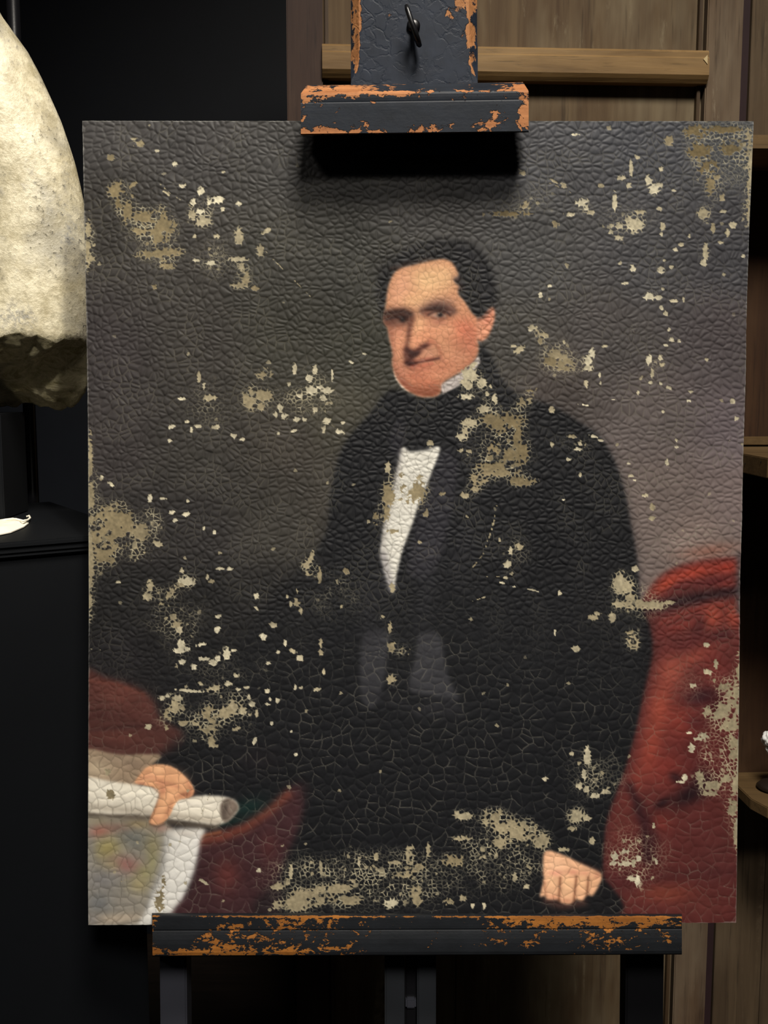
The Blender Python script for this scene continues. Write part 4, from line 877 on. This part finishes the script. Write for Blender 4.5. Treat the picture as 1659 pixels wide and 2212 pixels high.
# a loss widens the cracks between the flakes until the flakes themselves are gone
SCM = blur(SCR_D, 1) * np.clip((vnoise(XS, YS, 12, 83, 2) - .42) * 6, 0, 1)
DW = DEN + .26 * (vnoise(XS, YS, 16, 77, 2) - .5)
DW -= np.clip((vnoise(XS, YS, 13, 79, 2) - .60) * 9, 0, 1) * .55 * np.clip((.62 - TON) * 6, 0, 1)     # islands of paint left on the bare ground
DW = np.maximum(DW, SCM)
gap = (DW - .36) * 11.5 * (.75 + .5 * fid)
core = np.clip((DW + .16 * (fid - .5) - .64) / .03 + .5, 0, 1)
LOST = np.maximum(np.clip((gap - fed) / 1.1 + .5, 0, 1) * (np.maximum(DEN, SCR_D) > .12), core)
T2 = TON
_, _, ged, gid = cells(XS + _f2, YS + _f1, 6.4, 5.6, 71)                       # crumbs
speck = np.clip((WEB * .19 + gid - 1.035) / .02, 0, 1) * np.clip(WEB * 4 - .6, 0, 1) * wv_s + np.clip((gid - .9988) / .0005, 0, 1) * .8
LOST = np.maximum(LOST, np.clip(speck, 0, 1) * .9 * (1 - M[..., 0]))
pop = np.clip((WEB * .30 + fid - 1.17) / .02, 0, 1) * np.clip((fed - .2) / .8, 0, 1) * np.clip((YS - 262) / 20, 0, 1)
LOST = np.maximum(LOST, pop * .85 * (1 - face))
small = np.clip((WEB - .2) / .22, 0, 1) * (1 - face)
low = np.clip((YS - 1180 + 120 * (vnoise(XS, YS, 120, 640, 2) - .5) - .25 * np.abs(XS - 950)) / 260, 0, 1)
low = np.maximum(low, np.clip((YS - 1480) / 120, 0, 1))
lit = COL.mean(-1)
wv = np.clip((vnoise(XS, YS, 24, 711, 3) - .28) * 2.2, 0, 1)
wl = .75 + .6 * vnoise(XS, YS, 40, 721, 2)
line_b = np.exp(-(bed / wl) ** 2) * (.06 + .30 * np.clip((vnoise(XS, YS, 50, 751, 3) - .5) * 5, 0, 1)) * (1 - low)
line_l = np.exp(-(led / (wl * .85)) ** 2) * .46 * low * wv
wv2 = np.clip((vnoise(XS, YS, 15, 731, 3) - .42) * 5, 0, 1)
line_f = np.exp(-(fed / (wl * .85)) ** 2) * small * np.clip(.28 + 1.0 * WEB * wv2, 0, 1)
LINE = np.maximum(np.maximum(line_b, line_l), line_f)
LINE = np.where(lit > .42, np.maximum(np.exp(-((med * face + led * (1 - face)) / .95) ** 2) * (.38 + .2 * (1 - face)), line_f * .6), LINE)
LINE = np.clip(LINE, 0, .9)
ground = np.array([[112, 97, 66], [222, 214, 186]], np.float32) / 255
GR = ground[0] + (ground[1] - ground[0]) * T2[..., None]
GR = GR * (.9 + .28 * (vnoise(XS, YS, 5, 811, 2) - .5) + .22 * (vnoise(XS, YS, 30, 821, 2) - .5))[..., None]
LC = np.where(lit[..., None] > .45, COL * .62 + np.array([40, 34, 22]) / 255 * .3, (np.array([132, 128, 114], np.float32) * (1 - small[..., None]) + np.array([196, 187, 156], np.float32) * small[..., None]) / 255)
COL[:] = COL * (1 - LINE[..., None]) + LC * LINE[..., None]
rim = np.clip(LOST * (1 - LOST) * 4, 0, 1) * .3
COL[:] = COL * (1 - LOST[..., None]) + GR * LOST[..., None]
COL[:] = COL * (1 - rim[..., None]) + np.array([176, 168, 138], np.float32) / 255 * rim[..., None]
# worn turn-over edges
ed = np.minimum(np.minimum(S_, 1 - S_) * 1430, np.minimum(T_, 1 - T_) * 1734)
wr = np.clip((1.8 + 5 * (vnoise(XS, YS, 18, 911, 3) - .5) - ed) / 1.5, 0, 1) * .5
COL[:] = COL * (1 - wr[..., None]) + np.array([150, 150, 144], np.float32) / 255 * wr[..., None]
COL[:] = np.clip(COL, 0, 1)

# relief in millimetres: domed scales, sunk cracks, missing flakes
def dm(e, k): return 1 - np.exp(-np.maximum(e, 0) / k)
flat = np.maximum(face, np.clip((lit - .4) * 5, 0, 1))
REL = (.62 * dm(bed, 4.2) * (1 - low) + .36 * dm(led, 4.5) * low) * (1 - .6 * small) * (1 - .6 * face) + .30 * dm(fed, 2.4) * small + .1 * dm(med, 3) * face
REL = REL * (1 - LOST) + LOST * .04
tilt = np.clip((YS + _w2 - bsy) / 13, -.8, .8) * (1 - np.exp(-np.maximum(bed, 0) / 1.6))
REL += .42 * tilt * (1 - low * .75) * (1 - LOST) * (1 - face) * (1 - .7 * small)
REL += .22 * (vnoise(XS, YS, 60, 951, 2) - .5) + .10 * (bid - .5) * np.clip(bed / 3, 0, 1) * (1 - low)

ALB = lin(COL) * np.float32(PIG)
ALB = np.clip(ALB, 0, .92)
dx = (XS - 829.5) / FOC; dy = -(YS - 1106) / FOC
RV = np.stack([dx, math.cos(PITCH) + dy * math.sin(PITCH), -math.sin(PITCH) + dy * math.cos(PITCH)], -1).astype(np.float64)
pn = np.array(PN); kk = (np.array(P0) - np.array(CAM)).dot(pn) / (RV @ pn)
PTS = np.array(CAM) + RV * kk[..., None] + pn * (REL[..., None] * RELIEF)
BK = np.array(CAM) + RV * kk[..., None] - pn * .019
N = NX * NY
idx = np.arange(N).reshape(NY, NX)
quads = np.stack([idx[:-1, :-1], idx[1:, :-1], idx[1:, 1:], idx[:-1, 1:]], -1).reshape(-1, 4)
me = bpy.data.meshes.new('paint_layer')
me.vertices.add(N); me.vertices.foreach_set('co', PTS.reshape(-1).astype(np.float32))
me.loops.add(quads.size); me.loops.foreach_set('vertex_index', quads.reshape(-1).astype(np.int32))
me.polygons.add(len(quads)); me.polygons.foreach_set('loop_start', np.arange(0, quads.size, 4, dtype=np.int32))
me.polygons.foreach_set('use_smooth', np.ones(len(quads), bool))
me.update(calc_edges=True)
at = me.attributes.new('pigment', 'FLOAT_COLOR', 'POINT')
at.data.foreach_set('color', np.concatenate([ALB, np.ones((NY, NX, 1))], -1).astype(np.float32).reshape(-1))
at = me.attributes.new('bare', 'FLOAT', 'POINT'); at.data.foreach_set('value', LOST.astype(np.float32).reshape(-1))
t = NT('varnished_oil_paint')
pg = t.n('Attribute', attribute_name='pigment').outputs['Color']; br = t.n('Attribute', attribute_name='bare').outputs['Fac']
t.bump(t.noise(t.coord(), 900, 3), .10, .0004)
M_paint = t.out(pg, t.mix(br, (.5,) * 3, (.75,) * 3), .18)
cv = tag(empty('portrait_painting', E(890, 1998, -.01)), 'cracked and flaking oil portrait of a dark-suited man on the easel', 'painting')
o = link('paint_layer', me, M_paint); attach(o, cv)
# canvas turned over the stretcher: the four edges and the back
rim_i = np.concatenate([idx[0, :], idx[1:, -1], idx[-1, -2::-1], idx[-2:0:-1, 0]])[::1]
R0 = PTS.reshape(-1, 3)[rim_i]; R1 = BK.reshape(-1, 3)[rim_i]; n = len(rim_i)
vv = np.concatenate([R0, R1]); ff = [(i, (i + 1) % n, n + (i + 1) % n, n + i) for i in range(n)] + [tuple(range(n, 2 * n))]
t = NT('grey_canvas_edge'); nz = t.noise(t.coord(), 120, 6)
M_cedge = t.out(t.mix(nz, s2l((92, 92, 88)), s2l((150, 148, 138))), .8, .2)
o = link('canvas_edge', mesh('canvas_edge', vv, ff), M_cedge); attach(o, cv); o['label'] = 'grey turned-over canvas edge'
for a, b, c_, d_ in ((180, 320, 300, 1980), (1470, 320, 1590, 1980)):
    f4 = [E(a + 12, b - 30, -.0195), E(c_ - 4, b - 30, -.0195), E(c_ - 4, d_ - 20, -.0195), E(a + 16, d_ - 20, -.0195)]
    o = link('stretcher_bar', box8(f4, -PN * .007), M_bead); attach(o, cv)
